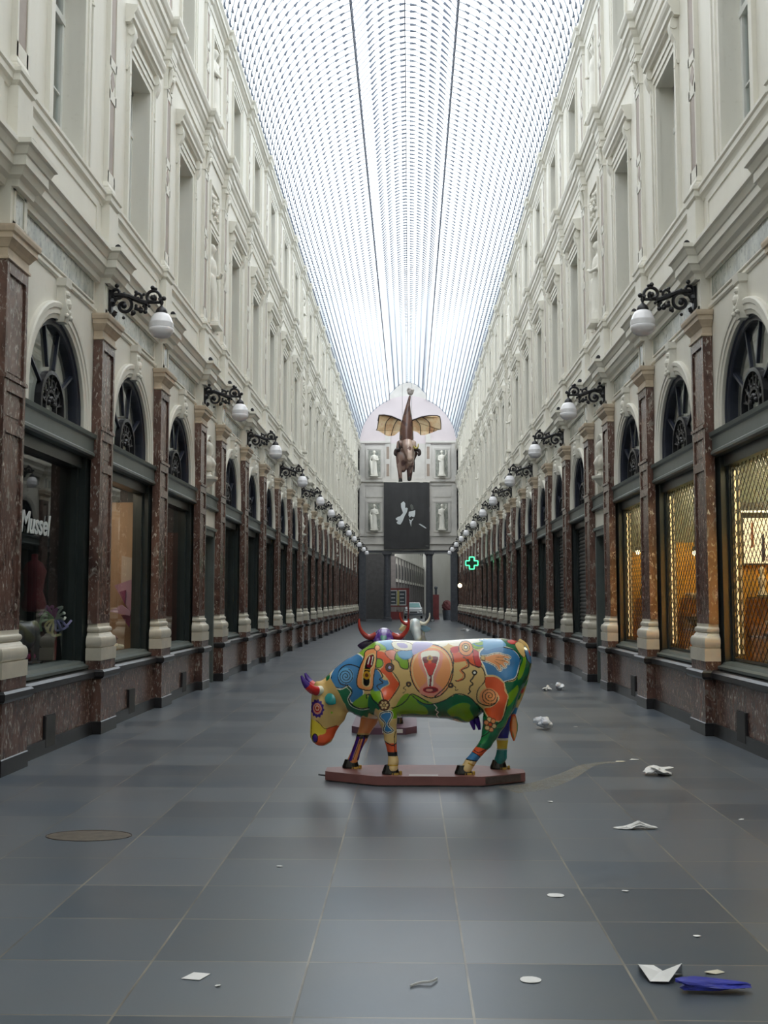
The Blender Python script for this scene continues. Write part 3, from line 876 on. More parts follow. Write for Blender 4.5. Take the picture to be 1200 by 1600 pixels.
# ------------------------------------------------------------------ portal columns
COLM = plain('dark_grey_column_stone', (.085,.09,.105,1), .35, var=.2, vscale=5)
def mk_col():
    r = empty('portal_column')
    b = MB(); b.lathe([(.001,.35),(.30,.35),(.29,3),(.26,5.15),(.001,5.15)], n=24); b.build('shaft', COLM, r, smooth=40)
    b = MB(); b.rect(-.38, .38, .38, [(0,0),(0,.2)]); b.lathe([(.36,.2),(.38,.24),(.36,.29),(.32,.31),(.32,.36),(.001,.36)], n=24); b.build('base', COLM, r, smooth=40)
    b = MB(); b.lathe([(.26,5.14),(.28,5.2),(.27,5.24),(.30,5.32),(.37,5.44),(.001,5.44)], n=24); b.rect(-.38, .38, .38, [(0,5.44),(0,5.6)]); b.build('capital', COLM, r, smooth=40)
    return r
cs = None
for x, w_ in ((-1.72, 'nearer the red notice board'), (1.72, 'on the green cross side')):
    if cs is None: o = cs = mk_col(); o.location = (x, E0+.35, 0)
    else: o = dup(cs, (x, E0+.35, 0))
    tag(o, 'dark stone column carrying the end portal, ' + w_, 'column', 'portal columns')
b = MB()
b.box(-4.0, 4.0, E0+.0, E0+.7, 5.6, 5.76, 0); b.box(-4.1, -3.45, E0, E0+.7, 0, 5.6); b.box(3.45, 4.1, E0, E0+.7, 0, 5.6)
b.box(-6.5, 6.5, E0+.7, E0+7, 5.76, 6.0, 1)
struct(b.build('trim_%d' % ntrim, [COLM, STONE])); ntrim += 1
# ------------------------------------------------------------------ painted cow: traced in the picture plane of its flank
CX0, CYC, CZ0 = .11, 10.45, 0.0
def px(x): return CX0 + (x-640.)*.006
def pz(y): return 1.7 + (938.-y)*.006
def A_(pts): return [(460+x/6., 990+y/6.) for x, y in pts]
def B_(pts): return [(640+x/6., 990+y/6.) for x, y in pts]
def pt(x, y, s, r): return (px(x), s, pz(y), r)

TRUNK = [(544,1046,1108,.09),(552,1030,1118,.14),(565,1016,1124,.19),(585,1003,1125,.235),(610,1000,1123,.26),(640,1001.5,1122,.285),(675,1002.5,1123,.30),(706,1001,1125,.295),
         (735,999,1121,.275),(760,998,1113,.265),(785,998,1105,.25),(803,1000,1094,.22),(818,1004,1082,.175),(826,1011,1066,.13),(831,1022,1046,.07)]
HEAD = [(1066,490,506,.05),(1074,487,514,.085),(1084,485,522,.105),(1096,483.5,531,.115),(1108,483.5,537,.113),(1118,483,540,.105),(1127,483,537,.092),(1136,482.5,529,.082),(1146,482,523,.072),(1154,482.5,520,.075),(1161,486,516,.072),(1166,493,508,.05)]
def cow_fn(X, Y, Z):
    tr = [(px(a), pz(c), pz(b), w) for a, b, c, w in TRUNK]
    d = loft(X, Z, Y, tr, 2.25)
    neck = chain(X, Y, Z, [pt(585,1058,0,.235), pt(560,1066,0,.235), pt(540,1077,0,.215), pt(522,1084,0,.17), pt(508,1088,0,.12)], .03, 1.45)
    d = smin(d, neck, .05)
    hd = [(pz(a), px(b), px(c), w) for a, b, c, w in HEAD]
    d = smin(d, loft(Z, X, Y, hd, 2.2), .03)
    for sg in (-1, 1):                                     # brow, shoulder, hip
        d = smin(d, ellipsoid(X, Y, Z, (px(499), sg*.085, pz(1102)), (.04,.03,.04)), .03)
        d = smin(d, ellipsoid(X, Y, Z, (px(594), sg*.17, pz(1075)), (.14,.09,.22)), .06)
        d = smin(d, ellipsoid(X, Y, Z, (px(786), sg*.15, pz(1050)), (.17,.11,.25)), .06)
    n1 = [pt(601,1092,-.19,.12), pt(606,1122,-.195,.086), pt(609.5,1143,-.19,.060), pt(610,1152,-.19,.058), pt(613,1174,-.19,.043), pt(614.5,1186,-.19,.048), pt(613,1197,-.195,.052)]
    f1 = [pt(582,1098,.17,.12), pt(575,1128,.175,.083), pt(566,1150,.175,.056), pt(563,1158,.175,.054), pt(555,1176,.175,.042), pt(551,1188,.175,.047), pt(548.5,1193,.175,.05)]
    n2 = [pt(790,1062,-.14,.16), pt(781,1095,-.165,.145), pt(772,1122,-.17,.112), pt(765,1142,-.175,.080), pt(758,1158,-.175,.056), pt(745,1173,-.175,.046), pt(733,1188,-.175,.047), pt(727,1198,-.18,.052)]
    f2 = [pt(805,1050,.14,.15), pt(800,1090,.155,.115), pt(793,1120,.16,.082), pt(789,1145,.16,.062), pt(788,1160,.16,.054), pt(787,1178,.16,.048), pt(786,1187,.16,.052), pt(783,1193,.16,.052)]
    for c in (n1, f1, n2, f2): d = smin(d, chain(X, Y, Z, c, .015), .035)
    d = smin(d, ellipsoid(X, Y, Z, (px(727), 0, pz(1118)), (.12,.12,.075)), .05)      # udder
    return d

C = dict(cream=(222,188,122), cream2=(232,200,140), blue=(58,125,178), sky=(96,160,205), dgreen=(14,108,66), green=(40,140,75), lime=(128,176,36), orange=(226,88,40), peach=(238,158,98), pink=(232,150,130),
         black=(16,16,26), white=(238,236,220), red=(200,40,40), dred=(120,24,36), yellow=(232,206,60), purple=(64,28,130), teal=(30,140,140), brown=(96,56,36), gold=(196,150,40), lav=(176,170,214), navy=(30,30,150), tan=(206,172,104), gblack=(24,24,24))
def crom(pts, closed=True, n=5):
    P_ = np.array(pts, float); out = []
    m = len(P_); rng = range(m) if closed else range(m-1)
    for i in rng:
        g = (lambda k: P_[k % m]) if closed else (lambda k: P_[min(max(k, 0), m-1)])
        p0, p1, p2, p3 = g(i-1), g(i), g(i+1), g(i+2)
        for t in np.arange(n)/n:
            out.append(.5*((2*p1)+(p2-p0)*t+(2*p0-5*p1+4*p2-p3)*t*t+(3*p1-p0-3*p2+p3)*t**3))
    if not closed: out.append(P_[-1])
    return np.array(out)
class Paint:
    def __init__(s, U, V, base):
        s.U, s.V = U, V; s.c = np.zeros((len(U), 3)); s.c[:] = [x/255 for x in base]; s.mask = np.ones(len(U), bool)
    def _set(s, idx, col):
        idx = idx[s.mask[idx]]; s.c[idx] = np.array(C[col])/255
    def _near(s, P_, pad):
        lo, hi = P_.min(0)-pad, P_.max(0)+pad
        return np.nonzero((s.U >= lo[0]) & (s.U <= hi[0]) & (s.V >= lo[1]) & (s.V <= hi[1]))[0]
    def fill(s, pts, col, line=None, w=.7, halo=None, smooth=True, hw=.8):
        P_ = crom(pts) if smooth else np.array(pts, float)
        i = s._near(P_, .1); u, v = s.U[i], s.V[i]; ins = np.zeros(len(i), bool)
        for a, b in zip(P_, np.roll(P_, -1, 0)):
            if a[1] == b[1]: continue
            m = ((a[1] > v) != (b[1] > v)) & (u < (b[0]-a[0])*(v-a[1])/(b[1]-a[1])+a[0]); ins ^= m
        s._set(i[ins], col)
        cl = np.vstack([P_, P_[:1]])
        if halo: s.line(cl, halo, w+hw, False)
        if line: s.line(cl, line, w, False)
    def line(s, pts, col, w=.7, smooth=True):
        P_ = crom(pts, False) if smooth else np.array(pts, float)
        i = s._near(P_, w+.1)
        if not len(i): return
        u, v = s.U[i], s.V[i]; best = np.full(len(i), 1e9)
        for a, b in zip(P_, P_[1:]):
            d = b-a; L = d@d+1e-9
            t = np.clip(((u-a[0])*d[0]+(v-a[1])*d[1])/L, 0, 1)
            best = np.minimum(best, (u-a[0]-t*d[0])**2+(v-a[1]-t*d[1])**2)
        s._set(i[best < w*w], col)
    def disc(s, c, r, col, ry=None, line=None, w=.6):
        ry = ry or r; a = np.linspace(0, 2*np.pi, 25)[:-1]
        s.fill(np.stack([c[0]+r*np.cos(a), c[1]+ry*np.sin(a)], 1), col, line, w, smooth=False)
    def spiral(s, c, r, turns, col, w=.6, a0=0, dirn=1):
        t = np.linspace(0, 1, 60); a = a0+dirn*turns*2*np.pi*t
        s.line(np.stack([c[0]+r*(1-t*.93)*np.cos(a), c[1]+r*(1-t*.93)*np.sin(a)], 1), col, w, False)

def paint_cow(x, y, z):
    U = 640+(x-CX0)/.006; V = 938+(1.7-z)/.006
    p = Paint(U, V, C['cream']); near = y < 0
    # ---- flank from the shoulder to the rump
    top = lambda q: q
    p.fill(A_([(870,60),(1400,40),(1400,120),(1100,130),(960,140)]), 'white')
    p.fill(B_([(380,40),(900,30),(900,80),(600,110),(400,110)]), 'white')
    # belly greens
    p.fill(A_([(880,690),(1000,650),(1060,590),(1110,555),(1170,580),(1300,640),(1400,640),(1400,900),(950,900),(920,830),(910,760)]), 'lime', smooth=False)
    p.fill(A_([(930,860),(985,790),(1040,750),(1110,740),(1180,745),(1280,745),(1300,900),(930,930)]), 'dgreen', halo='lime', w=.2)
    p.fill(B_([(-20,545),(60,600),(130,640),(210,648),(320,612),(430,552),(540,572),(610,640),(690,760),(690,900),(560,860),(430,800),(200,840),(-150,860),(-160,760)]), 'dgreen', smooth=False)
    p.fill(B_([(-60,570),(30,575),(75,640),(140,680),(165,735),(110,745),(30,735),(-60,745),(-150,740)]), 'lime', halo='lime', w=.3, hw=.6)
    p.fill(B_([(345,720),(375,680),(430,648),(500,632),(560,650),(560,700),(600,780),(590,840),(520,820),(450,775),(390,770)]), 'lime', line='green', w=.5)
    p.line(B_([(225,650),(250,680),(240,705),(265,725),(250,750),(275,790)]), 'white', .6)
    # hind quarter greens
    p.fill(B_([(620,640),(690,760),(660,880),(640,960),(600,1010),(590,1060),(690,1090),(800,1010),(880,900),(960,760),(1020,600),(1100,430),(1160,200),(1100,90),(960,60),(830,60),(860,110),(980,170),(1030,260),(980,420),(870,450),(900,560),(850,780),(760,790),(700,720)]), 'dgreen')
    p.fill(B_([(700,1000),(760,880),(850,860),(900,820),(960,640),(1010,520),(960,560),(890,640),(860,790),(790,830),(680,930),(640,1000)]), 'green')
    p.fill(B_([(1010,160),(1060,230),(1020,330),(1000,420),(1050,380),(1090,250),(1060,150)]), 'lime')
    p.fill(B_([(900,560),(960,500),(1000,470),(1000,540),(930,640),(880,660)]), 'lime')
    # red upper patch, magenta
    p.fill(B_([(400,185),(470,170),(560,170),(640,190),(665,300),(600,300),(540,270),(520,250),(410,260)]), 'orange')
    p.fill(B_([(590,150),(660,190),(660,300),(610,290)]), 'red', line='black', w=.45)
    p.fill(B_([(380,135),(450,115),(490,125),(470,160),(400,180)]), 'red')
    p.fill(B_([(580,100),(640,85),(700,75),(690,120),(620,140)]), 'lime', line='green', w=.5)
    p.line(B_([(600,95),(650,115),(690,105),(700,75),(660,60)]), 'blue', 1.0)
    p.disc(B_([(525,135)])[0], 11, 'peach', line='black', w=.6); p.disc(B_([(525,128)])[0], 6, 'cream', line='brown', w=.6); p.disc(B_([(525,125)])[0], 2.6, 'white', line='black', w=.7)
    # blue field with the hand
    p.fill(B_([(650,175),(700,120),(730,55),(840,50),(870,110),(970,150),(1030,230),(1010,320),(975,400),(890,430),(850,440),(800,400),(720,380),(690,300),(665,250)]), 'blue', halo='white', w=.2, hw=.7)
    p.line(B_([(840,55),(860,115),(980,155),(1030,240),(985,400),(880,440),(870,500),(905,560)]), 'black', .75)
    p.fill(B_([(690,60),(730,55),(850,52),(900,110),(800,130),(700,150)]), 'sky')
    hand = B_([(665,205),(720,200),(770,185),(830,178),(870,190),(915,200),(935,215),(915,232),(880,228),(920,250),(915,280),(880,268),(895,300),(870,312),(845,290),(850,330),(825,335),(800,300),(760,275),(710,255),(665,240)])
    p.fill(hand, 'peach', line='brown', w=.45, halo='white', hw=.9)
    for a, b in (((800,215),(880,212)),((800,235),(880,250)),((790,250),(850,290))): p.line(B_([a, b]), 'brown', .35)
    p.fill(B_([(660,200),(700,203),(700,245),(660,240)]), 'cream', line='black', w=.5, smooth=False)
    # orange field with the snail curl
    p.fill(B_([(705,390),(790,385),(865,440),(880,520),(905,570),(880,660),(850,780),(800,800),(730,770),(690,690),(760,660),(820,590),(780,520),(715,510),(690,450)]), 'orange', halo='cream2', w=.2, hw=.6)
    p.disc(B_([(728,580)])[0], 14, 'peach'); p.spiral(B_([(738,570)])[0], 13, 2.6, 'black', .55, 0.5, 1)
    p.line(B_([(540,235),(560,270),(620,300),(670,310),(695,370),(690,440),(640,500),(620,560),(630,620),(680,655),(740,660),(790,630),(808,580)]), 'black', .8)
    p.line(B_([(700,390),(800,395),(860,440)]), 'cream2', .6)
    # wavy figures
    p.line(B_([(500,215),(535,250),(545,300),(480,330),(510,370),(500,410),(450,430),(425,428)]), 'brown', 1.1)
    p.line(B_([(510,225),(525,260),(530,290),(465,335),(495,370),(480,410),(440,428)]), 'orange', .6)
    p.disc(B_([(600,355)])[0], 4.2, 'gblack'); p.disc(B_([(600,355)])[0], 1.8, 'white')
    p.line(B_([(597,375),(580,410),(560,430),(585,460),(560,480),(550,510),(560,530),(540,552)]), 'black', .95)
    # ---- the oval with the glass
    a = np.linspace(0, 2*np.pi, 40)[:-1]; o = np.array(B_([(203,345)])[0])
    oval = np.stack([o[0]+33*np.cos(a)*(1-.10*np.sin(a)), o[1]+40.5*np.sin(a)], 1)
    p.fill(oval, 'peach', line='black', w=.85, smooth=False)
    p.fill(o+(oval-o)*.93, 'cream2', smooth=False); p.fill(o+(oval-o)*.88, 'peach', smooth=False)
    p.fill(B_([(100,165),(290,160),(300,270),(250,380),(240,440),(300,500),(280,560),(190,570),(100,550),(95,495),(150,440),(140,380),(85,280)]), 'pink')
    glass = B_([(125,175),(258,170),(262,240),(240,310),(212,380),(206,470),(176,470),(168,380),(138,300),(118,230)])
    p.fill(glass, 'white', halo='white', w=.6, hw=.8)
    p.fill(B_([(125,215),(258,212),(250,270),(225,340),(205,382),(175,382),(150,320),(130,265)]), 'dred')
    p.fill(B_([(135,270),(245,275),(215,350),(203,380),(178,380),(155,330)]), 'red')
    p.disc(B_([(187,225)])[0], 4.4, 'gold'); p.disc(B_([(187,222)])[0], 2.4, 'brown'); p.disc(B_([(187,258)])[0], 2.6, 'orange')
    p.line(B_([(190,385),(188,470)]), 'dred', 2.0); p.line(B_([(184,390),(182,465)]), 'white', .5)
    p.disc(B_([(193,512)])[0], 11.5, 'dred', 4.6, 'red', .6); p.disc(B_([(180,515)])[0], 5.5, 'pink', 2.2)
    p.line(B_([(-20,450),(-10,460),(0,470)]), 'black', .9)
    for sgn, c0 in ((1, A_([(1070,462)])[0]), (-1, B_([(378,470)])[0])):
        p.disc(c0, 3.4, 'brown', line='black', w=.9); p.disc(c0, 1.2, 'tan')
    p.line(A_([(1045,478),(1020,500),(1045,515),(1018,545)]), 'black', .5); p.line(B_([(395,470),(425,490),(418,515),(445,512)]), 'black', .5)
    # ---- shoulder: greens and blues
    p.fill(A_([(280,400),(310,370),(340,440),(420,520),(500,500),(560,560),(540,650),(600,700),(700,690),(720,600),(690,560),(760,600),(800,680),(760,760),(700,740),(680,790),(640,770),(600,800),(560,770),(500,740),(470,660),(420,600),(370,540),(310,490)]), 'dgreen')
    p.fill(A_([(570,190),(610,130),(680,90),(760,70),(860,90),(890,140),(760,160),(680,160),(650,230)]), 'lime')
    p.fill(A_([(760,60),(880,60),(940,100),(920,150),(870,160),(850,120)]), 'sky', line='blue', w=.5)
    p.fill(A_([(330,400),(380,310),(460,230),(560,190),(640,225),(620,300),(590,420),(650,540),(600,620),(540,650),(510,600),(540,540),(500,490),(420,520),(350,480)]), 'blue', halo='white', w=.2, hw=.7)
    p.fill(A_([(540,655),(600,600),(670,555),(700,610),(700,680),(600,690)]), 'lime')
    p.fill(A_([(720,520),(790,490),(825,560),(810,640),(760,640),(720,590)]), 'lime')
    p.fill(A_([(700,560),(740,600),(790,650),(770,740),(720,750),(690,700)]), 'dgreen')
    p.line(A_([(340,400),(335,450),(380,500),(440,510),(500,480)]), 'black', .7); p.line(A_([(345,450),(385,512),(440,522),(500,492)]), 'white', .4)
    p.line(A_([(630,330),(560,300),(490,295),(430,330),(405,400),(430,470),(490,485),(540,540),(510,610),(540,670),(620,700),(700,685)]), 'black', .85)
    p.line(A_([(480,498),(525,545),(497,612),(530,680),(620,712),(700,697)]), 'white', .4)
    p.disc(A_([(480,395)])[0], 12.5, 'sky'); p.spiral(A_([(478,400)])[0], 12, 2.7, 'black', .6, -1.2, 1)
    p.line(A_([(680,600),(675,570),(710,560),(740,610),(790,655)]), 'black', .8)
    # small blues and faces behind the bottle
    p.fill(A_([(740,330),(795,350),(830,420),(890,430),(880,490),(800,520),(740,510)]), 'blue')
    p.fill(A_([(740,170),(830,165),(900,230),(910,320),(930,380),(975,440),(985,470),(900,600),(835,610),(815,510),(890,460),(850,390),(800,340),(835,290),(820,240),(760,230)]), 'orange', halo='cream2', w=.2, hw=.5)
    p.fill(A_([(765,235),(820,240),(830,290),(790,315),(765,300)]), 'lime', line='black', w=.6)
    p.line(A_([(745,330),(790,330),(830,390),(800,420),(830,450),(775,480),(820,540),(840,620)]), 'black', .8)
    p.line(A_([(850,180),(870,210),(910,250),(905,330),(945,380),(985,455),(960,520),(885,620)]), 'black', .7)
    p.disc(A_([(895,310)])[0], 6.5, 'brown', line='black', w=.7); p.disc(A_([(893,310)])[0], 2.8, 'lav', line='black', w=.5)
    p.fill(A_([(850,170),(920,150),(960,180),(940,240),(890,230)]), 'pink', line='brown', w=.4)
    p.fill(A_([(960,170),(1010,180),(1060,230),(1065,320),(1000,310),(975,260),(940,230)]), 'lime', line='black', w=.7)
    p.fill(A_([(970,170),(1060,150),(1110,160),(1090,220),(1030,235),(985,210)]), 'sky', line='blue', w=.5)
    p.fill(A_([(920,80),(1050,80),(1110,110),(1100,150),(1000,155),(930,130)]), 'white', line='brown', w=.45)
    p.fill(A_([(960,90),(1040,95),(1060,130),(990,130)]), 'lav')
    p.fill(A_([(1120,85),(1290,90),(1260,130),(1170,170),(1110,190)]), 'lav')
    # bottle
    p.fill(A_([(655,180),(690,150),(760,145),(772,200),(765,280),(745,390),(735,500),(690,522),(605,505),(583,440),(610,320),(650,225)]), 'peach', line='black', w=.8)
    p.fill(A_([(672,235),(700,200),(740,190),(755,225),(738,300),(715,335),(705,475),(642,468),(652,315)]), 'gblack', halo='cream2', w=.2, hw=.8)
    p.fill(A_([(690,220),(720,200),(735,215),(725,300),(680,305)]), 'dred'); p.line(A_([(705,220),(690,280)]), 'white', .9); p.line(A_([(735,215),(722,285)]), 'white', .7)
    p.disc(A_([(680,385)])[0], 6.2, 'gold'); p.disc(A_([(678,385)])[0], 3, 'brown'); p.line(A_([(652,330),(712,336)]), 'gold', .8)
    p.disc(A_([(775,135)])[0], 4.5, 'peach', line='brown', w=.6)
    # body contour lines
    p.line(A_([(885,685),(980,665),(1050,610),(1090,555),(1150,570),(1250,630)]), 'black', .75)
    p.line(B_([(10,555),(60,600),(130,640),(210,645),(320,610),(430,550),(540,575),(620,650),(700,765)]), 'black', .75)
    p.line(B_([(380,160),(405,230),(395,330),(340,470),(230,575)]), 'black', .8)
    p.line(B_([(650,960),(720,910),(770,850),(860,770),(905,600)]), 'black', .7)
    # shoulder leg: flower, vase, bands
    p.fill(A_([(760,690),(800,700),(930,690),(930,880),(950,960),(820,960),(800,860),(750,780)]), 'cream')
    p.fill(A_([(905,700),(960,700),(1000,780),(940,870),(925,880),(890,830),(925,750)]), 'lime')
    p.fill(A_([(820,725),(900,712),(915,760),(880,830),(925,890),(870,912),(835,885),(850,820),(805,770)]), 'blue', line='black', w=.75, halo='white', hw=.9)
    p.disc(A_([(842,652)])[0], 8.6, 'brown', line='black', w=.5)
    for k in range(6): p.disc((A_([(842,652)])[0][0]+4.6*math.cos(k*1.047), A_([(842,652)])[0][1]+4.6*math.sin(k*1.047)), 2.0, 'cream2')
    p.disc(A_([(842,652)])[0], 1.8, 'tan')
    c0 = B_([(742,830)])[0]
    for k in range(6): p.disc((c0[0]+6*math.cos(k*1.047+.3), c0[1]+8*math.sin(k*1.047+.3)), 3.7, ('cream2','peach')[k % 2], line='brown', w=.6)
    p.disc(c0, 3, 'orange', line='brown', w=.6)
    # rump edge
    p.fill(B_([(920,62),(1000,58),(1040,85),(980,100),(930,90)]), 'red', line='black', w=.5)
    p.fill(B_([(990,95),(1060,80),(1095,150),(1070,220),(1020,170)]), 'cream', line='brown', w=.5)
    p.fill(B_([(1080,120),(1150,160),(1150,280),(1100,240)]), 'blue', line='black', w=.5)
    # ---- legs and head (different on the two sides)
    low = V > 1128
    p.mask = near & (V > 1120) & (U < 660)
    p.fill([(596,1120),(628,1120),(630,1160),(598,1160)], 'cream', smooth=False)
    p.fill(A_([(820,725),(900,712),(915,760),(880,830),(925,890),(870,912),(835,885),(850,820),(805,770)]), 'blue', line='black', w=.75, halo='white', hw=.9)
    p.fill([(594,1156),(632,1160),(632,1172),(594,1172)], 'orange', smooth=False); p.line([(596,1152),(606,1158),(614,1161),(621,1156)], 'black', .8); p.line([(618,1140),(616,1150),(617,1172)], 'black', .5)
    p.fill([(594,1171),(634,1171),(634,1178),(594,1178)], 'gblack', smooth=False)
    p.fill([(594,1178),(634,1178),(634,1200),(594,1200)], 'cream2', smooth=False); p.line([(594,1191),(634,1192)], 'gold', 1.2)
    p.mask = (~near) & (V > 1116) & (U < 660)
    p.fill([(540,1112),(600,1112),(600,1154),(540,1154)], 'peach', smooth=False); p.fill([(540,1149),(600,1151),(600,1155),(540,1153)], 'tan', smooth=False)
    p.fill([(540,1152),(600,1153),(600,1159),(540,1158)], 'gblack', smooth=False)
    p.fill([(540,1158),(600,1159),(600,1200),(540,1200)], 'peach', smooth=False)
    p.line([(557,1158),(545,1192)], 'purple', 2.6); p.line([(567,1158),(557,1192)], 'purple', 1.6); p.line([(562,1158),(549,1192)], 'gblack', .6)
    p.mask = near & (V > 1120) & (U > 700)
    p.fill([(724,1166),(744,1164),(760,1169),(756,1176),(724,1178)], 'orange'); p.fill([(720,1170),(738,1172),(750,1181),(745,1186),(718,1181)], 'blue', line='black', w=.5)
    p.fill([(712,1182),(750,1186),(748,1200),(710,1200)], 'cream2', smooth=False); p.line([(718,1181),(746,1186)], 'gblack', .9)
    p.line([(730,1188),(742,1194)], 'gold', 1.0); p.line([(738,1168),(746,1172),(757,1167)], 'black', .6)
    p.mask = (~near) & (V > 1118) & (U > 690)
    p.fill([(760,1118),(830,1118),(830,1158),(760,1158)], 'navy', smooth=False)
    p.fill([(760,1157),(830,1157),(830,1176),(760,1176)], 'yellow', smooth=False); p.fill([(760,1157),(830,1157),(830,1160),(760,1160)], 'white', smooth=False)
    p.fill([(760,1174),(830,1174),(830,1200),(760,1200)], 'teal', smooth=False); p.line([(770,1175),(800,1175)], 'white', .7)
    p.mask = U < 560
    p.fill(A_([(270,470),(330,420),(420,560),(500,740),(480,800),(390,860),(300,930),(130,1060),(100,700),(130,540),(150,480)]), 'tan', smooth=False)
    p.fill(A_([(140,560),(200,540),(260,600),(270,720),(200,820),(130,820)]), 'cream')
    p.fill(A_([(120,820),(170,815),(260,870),(300,900),(260,960),(130,1000)]), 'yellow', smooth=True)
    p.fill(A_([(210,965),(280,940),(300,890),(370,870),(410,880),(380,960),(300,1030),(230,1070),(150,1060)]), 'orange'); p.line(A_([(195,815),(235,850),(270,890),(300,895)]), 'brown', .6)
    p.line(A_([(300,895),(390,865)]), 'brown', .5)
    p.disc(A_([(185,985)])[0], 4.2, 'purple', 6.6, 'gblack', .8)
    e0 = A_([(208,705)])[0]
    t = np.linspace(0, 2*np.pi, 60)[:-1]; rr = 11.2+1.0*np.sin(12*t)
    p.fill(np.stack([e0[0]+rr*np.cos(t)*.95, e0[1]+rr*1.25*np.sin(t)], 1), 'purple', smooth=False)
    p.disc(e0, 7.2, 'pink', 9); p.disc(e0, 5, 'red', 6.2); p.disc((e0[0], e0[1]-1), 3, 'orange', 3.6, 'white', .5); p.disc((e0[0], e0[1]-1), 1.3, 'brown')
    p.disc(A_([(345,742)])[0], 2.2, 'lime', line='tan', w=.5)
    p.fill(A_([(170,520),(250,500),(245,570),(200,585),(160,570)]), 'gblack'); p.disc(A_([(212,538)])[0], 4, 'lav', line='white', w=.7)
    p.line(A_([(140,560),(132,700),(150,860),(140,1010)]), 'brown', .5)
    p.mask[:] = True
    return p.c

def paint_mat(name, rough=.2):
    t = NT(name); a = t.new('ShaderNodeAttribute'); a.attribute_name = 'paint'
    t.link(a.outputs['Color'], t.b.inputs['Base Color']); t.b.inputs['Roughness'].default_value = rough
    t.b.inputs['Coat Weight'].default_value = .5; t.b.inputs['Coat Roughness'].default_value = .05; return t.mat
def lin(c): return np.where(c <= .04045, c/12.92, ((c+.055)/1.055)**2.4)
def put_paint(me, c):
    at = me.color_attributes.new('paint', 'FLOAT_COLOR', 'POINT')
    at.data.foreach_set('color', np.concatenate([lin(c), np.ones((len(c), 1))], 1).astype(np.float32).ravel())
def co_of(me):
    v = np.empty(len(me.vertices)*3, np.float32); me.vertices.foreach_get('co', v); return v.reshape(-1, 3)
PAINTM = paint_mat('enamel_paint')
def flat(name, key, rough=.22): return plain(name, srgb(*C[key]), rough, var=0, coat=.4)

def refine(o, levels=1):
    """denser mesh so the painted outlines stay crisp (same surface)"""
    me = o.data
    for _ in range(levels):
        bm = bmesh.new(); bm.from_mesh(me)
        bmesh.ops.subdivide_edges(bm, edges=bm.edges, cuts=1, use_grid_fill=True, smooth=0)
        for f in bm.faces: f.smooth = True
        bm.to_mesh(me); bm.free()

cow = empty('painted_cow', (CX0+.17, CYC, 0))
tag(cow, "grazing cow sculpture painted in bright swirls with a beer glass on its flank", "cow sculpture", "painted cow sculptures")
OFF = Vector((CX0+.17, CYC, 0))
vv, ff = surf_nets(cow_fn, (px(470), -.42, .06), (px(842), .42, 1.45), .0095)
body = mesh_from('body', vv, ff, PAINTM, cow, 2, (-OFF.x, 0, 0))
refine(body)
q = co_of(body.data); put_paint(body.data, paint_cow(q[:,0], q[:,1], q[:,2]))
def cowpart(name, mb, mats, parent=cow, smooth=45):
    o = mb.build(name, mats, parent, smooth=smooth, loc=(-OFF.x, 0, 0) if parent is cow else None); return o
# horns, ears
HP = flat('purple_enamel', 'purple'); HR = flat('crimson_enamel', 'red'); HW = flat('ivory_enamel', 'white'); HT = flat('teal_enamel', 'teal'); BK = flat('black_enamel', 'gblack', .15)
GOLDM = plain('gold_leaf', srgb(214,180,90), .25, .7, .1)
for sg in (-1, 1):
    pts = [(px(500),sg*.075,pz(1079)),(px(494),sg*.115,pz(1079.5)),(px(487),sg*.15,pz(1077)),(px(480),sg*.175,pz(1071)),(px(475),sg*.185,pz(1064)),(px(470.5),sg*.185,pz(1055))]
    rad = [.042,.046,.042,.036,.025,.008]
    b = MB()
    for i in range(5): b.tube(crom([pts[max(i-1,0)],pts[i],pts[i+1],pts[min(i+2,5)]], False)[5:11], np.linspace(rad[i], rad[i+1], 6), 14, (2,1,1,0,0)[i])
    cowpart('horn', b, [HP, HR, HW])
    b = MB()
    rings = []
    for t in np.linspace(0, 1, 9):
        c0 = Vector((px(507)+t*.105, sg*(.085+.10*math.sin(t*1.6)), pz(1086)-t*.075)); w_ = .052*math.sin(math.pi*(.08+.9*t))**.8
        u = Vector((.6,0,.8)); v = Vector((.25, sg*-.9, -.2)).normalized()
        rings.append([tuple(c0+u*(w_*math.cos(a))+v*(w_*.35*math.sin(a))) for a in np.linspace(0, 2*math.pi, 13)[:-1]])
    b.loops(rings); cowpart('ear', b, HT)
# hooves
for x, y, s_, tilt in ((612.5,1207,-.195,0), (547.5,1202,.175,0), (725,1207,-.18,0), (784,1202,.16,0)):
    b = MB(); X0, zb = px(x)-.006, .092
    rings = []
    for t, z in ((1,0),(1.0,.02),(.86,.05),(.72,.085)):
        rings.append([(X0-.012*(1-t)*0 + (.072*t*math.cos(a) - (.018 if math.cos(a) < 0 else 0)*t), s_+.052*t*math.sin(a), zb+z) for a in np.linspace(0, 2*math.pi, 17)[:-1]])
    b.loops(rings)
    h = cowpart('hoof', b, BK)
    g = MB()
    for dx in (-.01, .045):
        for dy in (-.03, .03): g.box(X0+dx-.022, X0+dx+.022, s_+dy-.02, s_+dy+.02, zb-.004, zb+.018)
    g.lathe([(.001,0),(.014,0),(.014,.03),(.008,.035),(.001,.036)], (X0+.085, s_-.03, zb), 8)
    g.build('gold_patch', GOLDM, h, smooth=30)
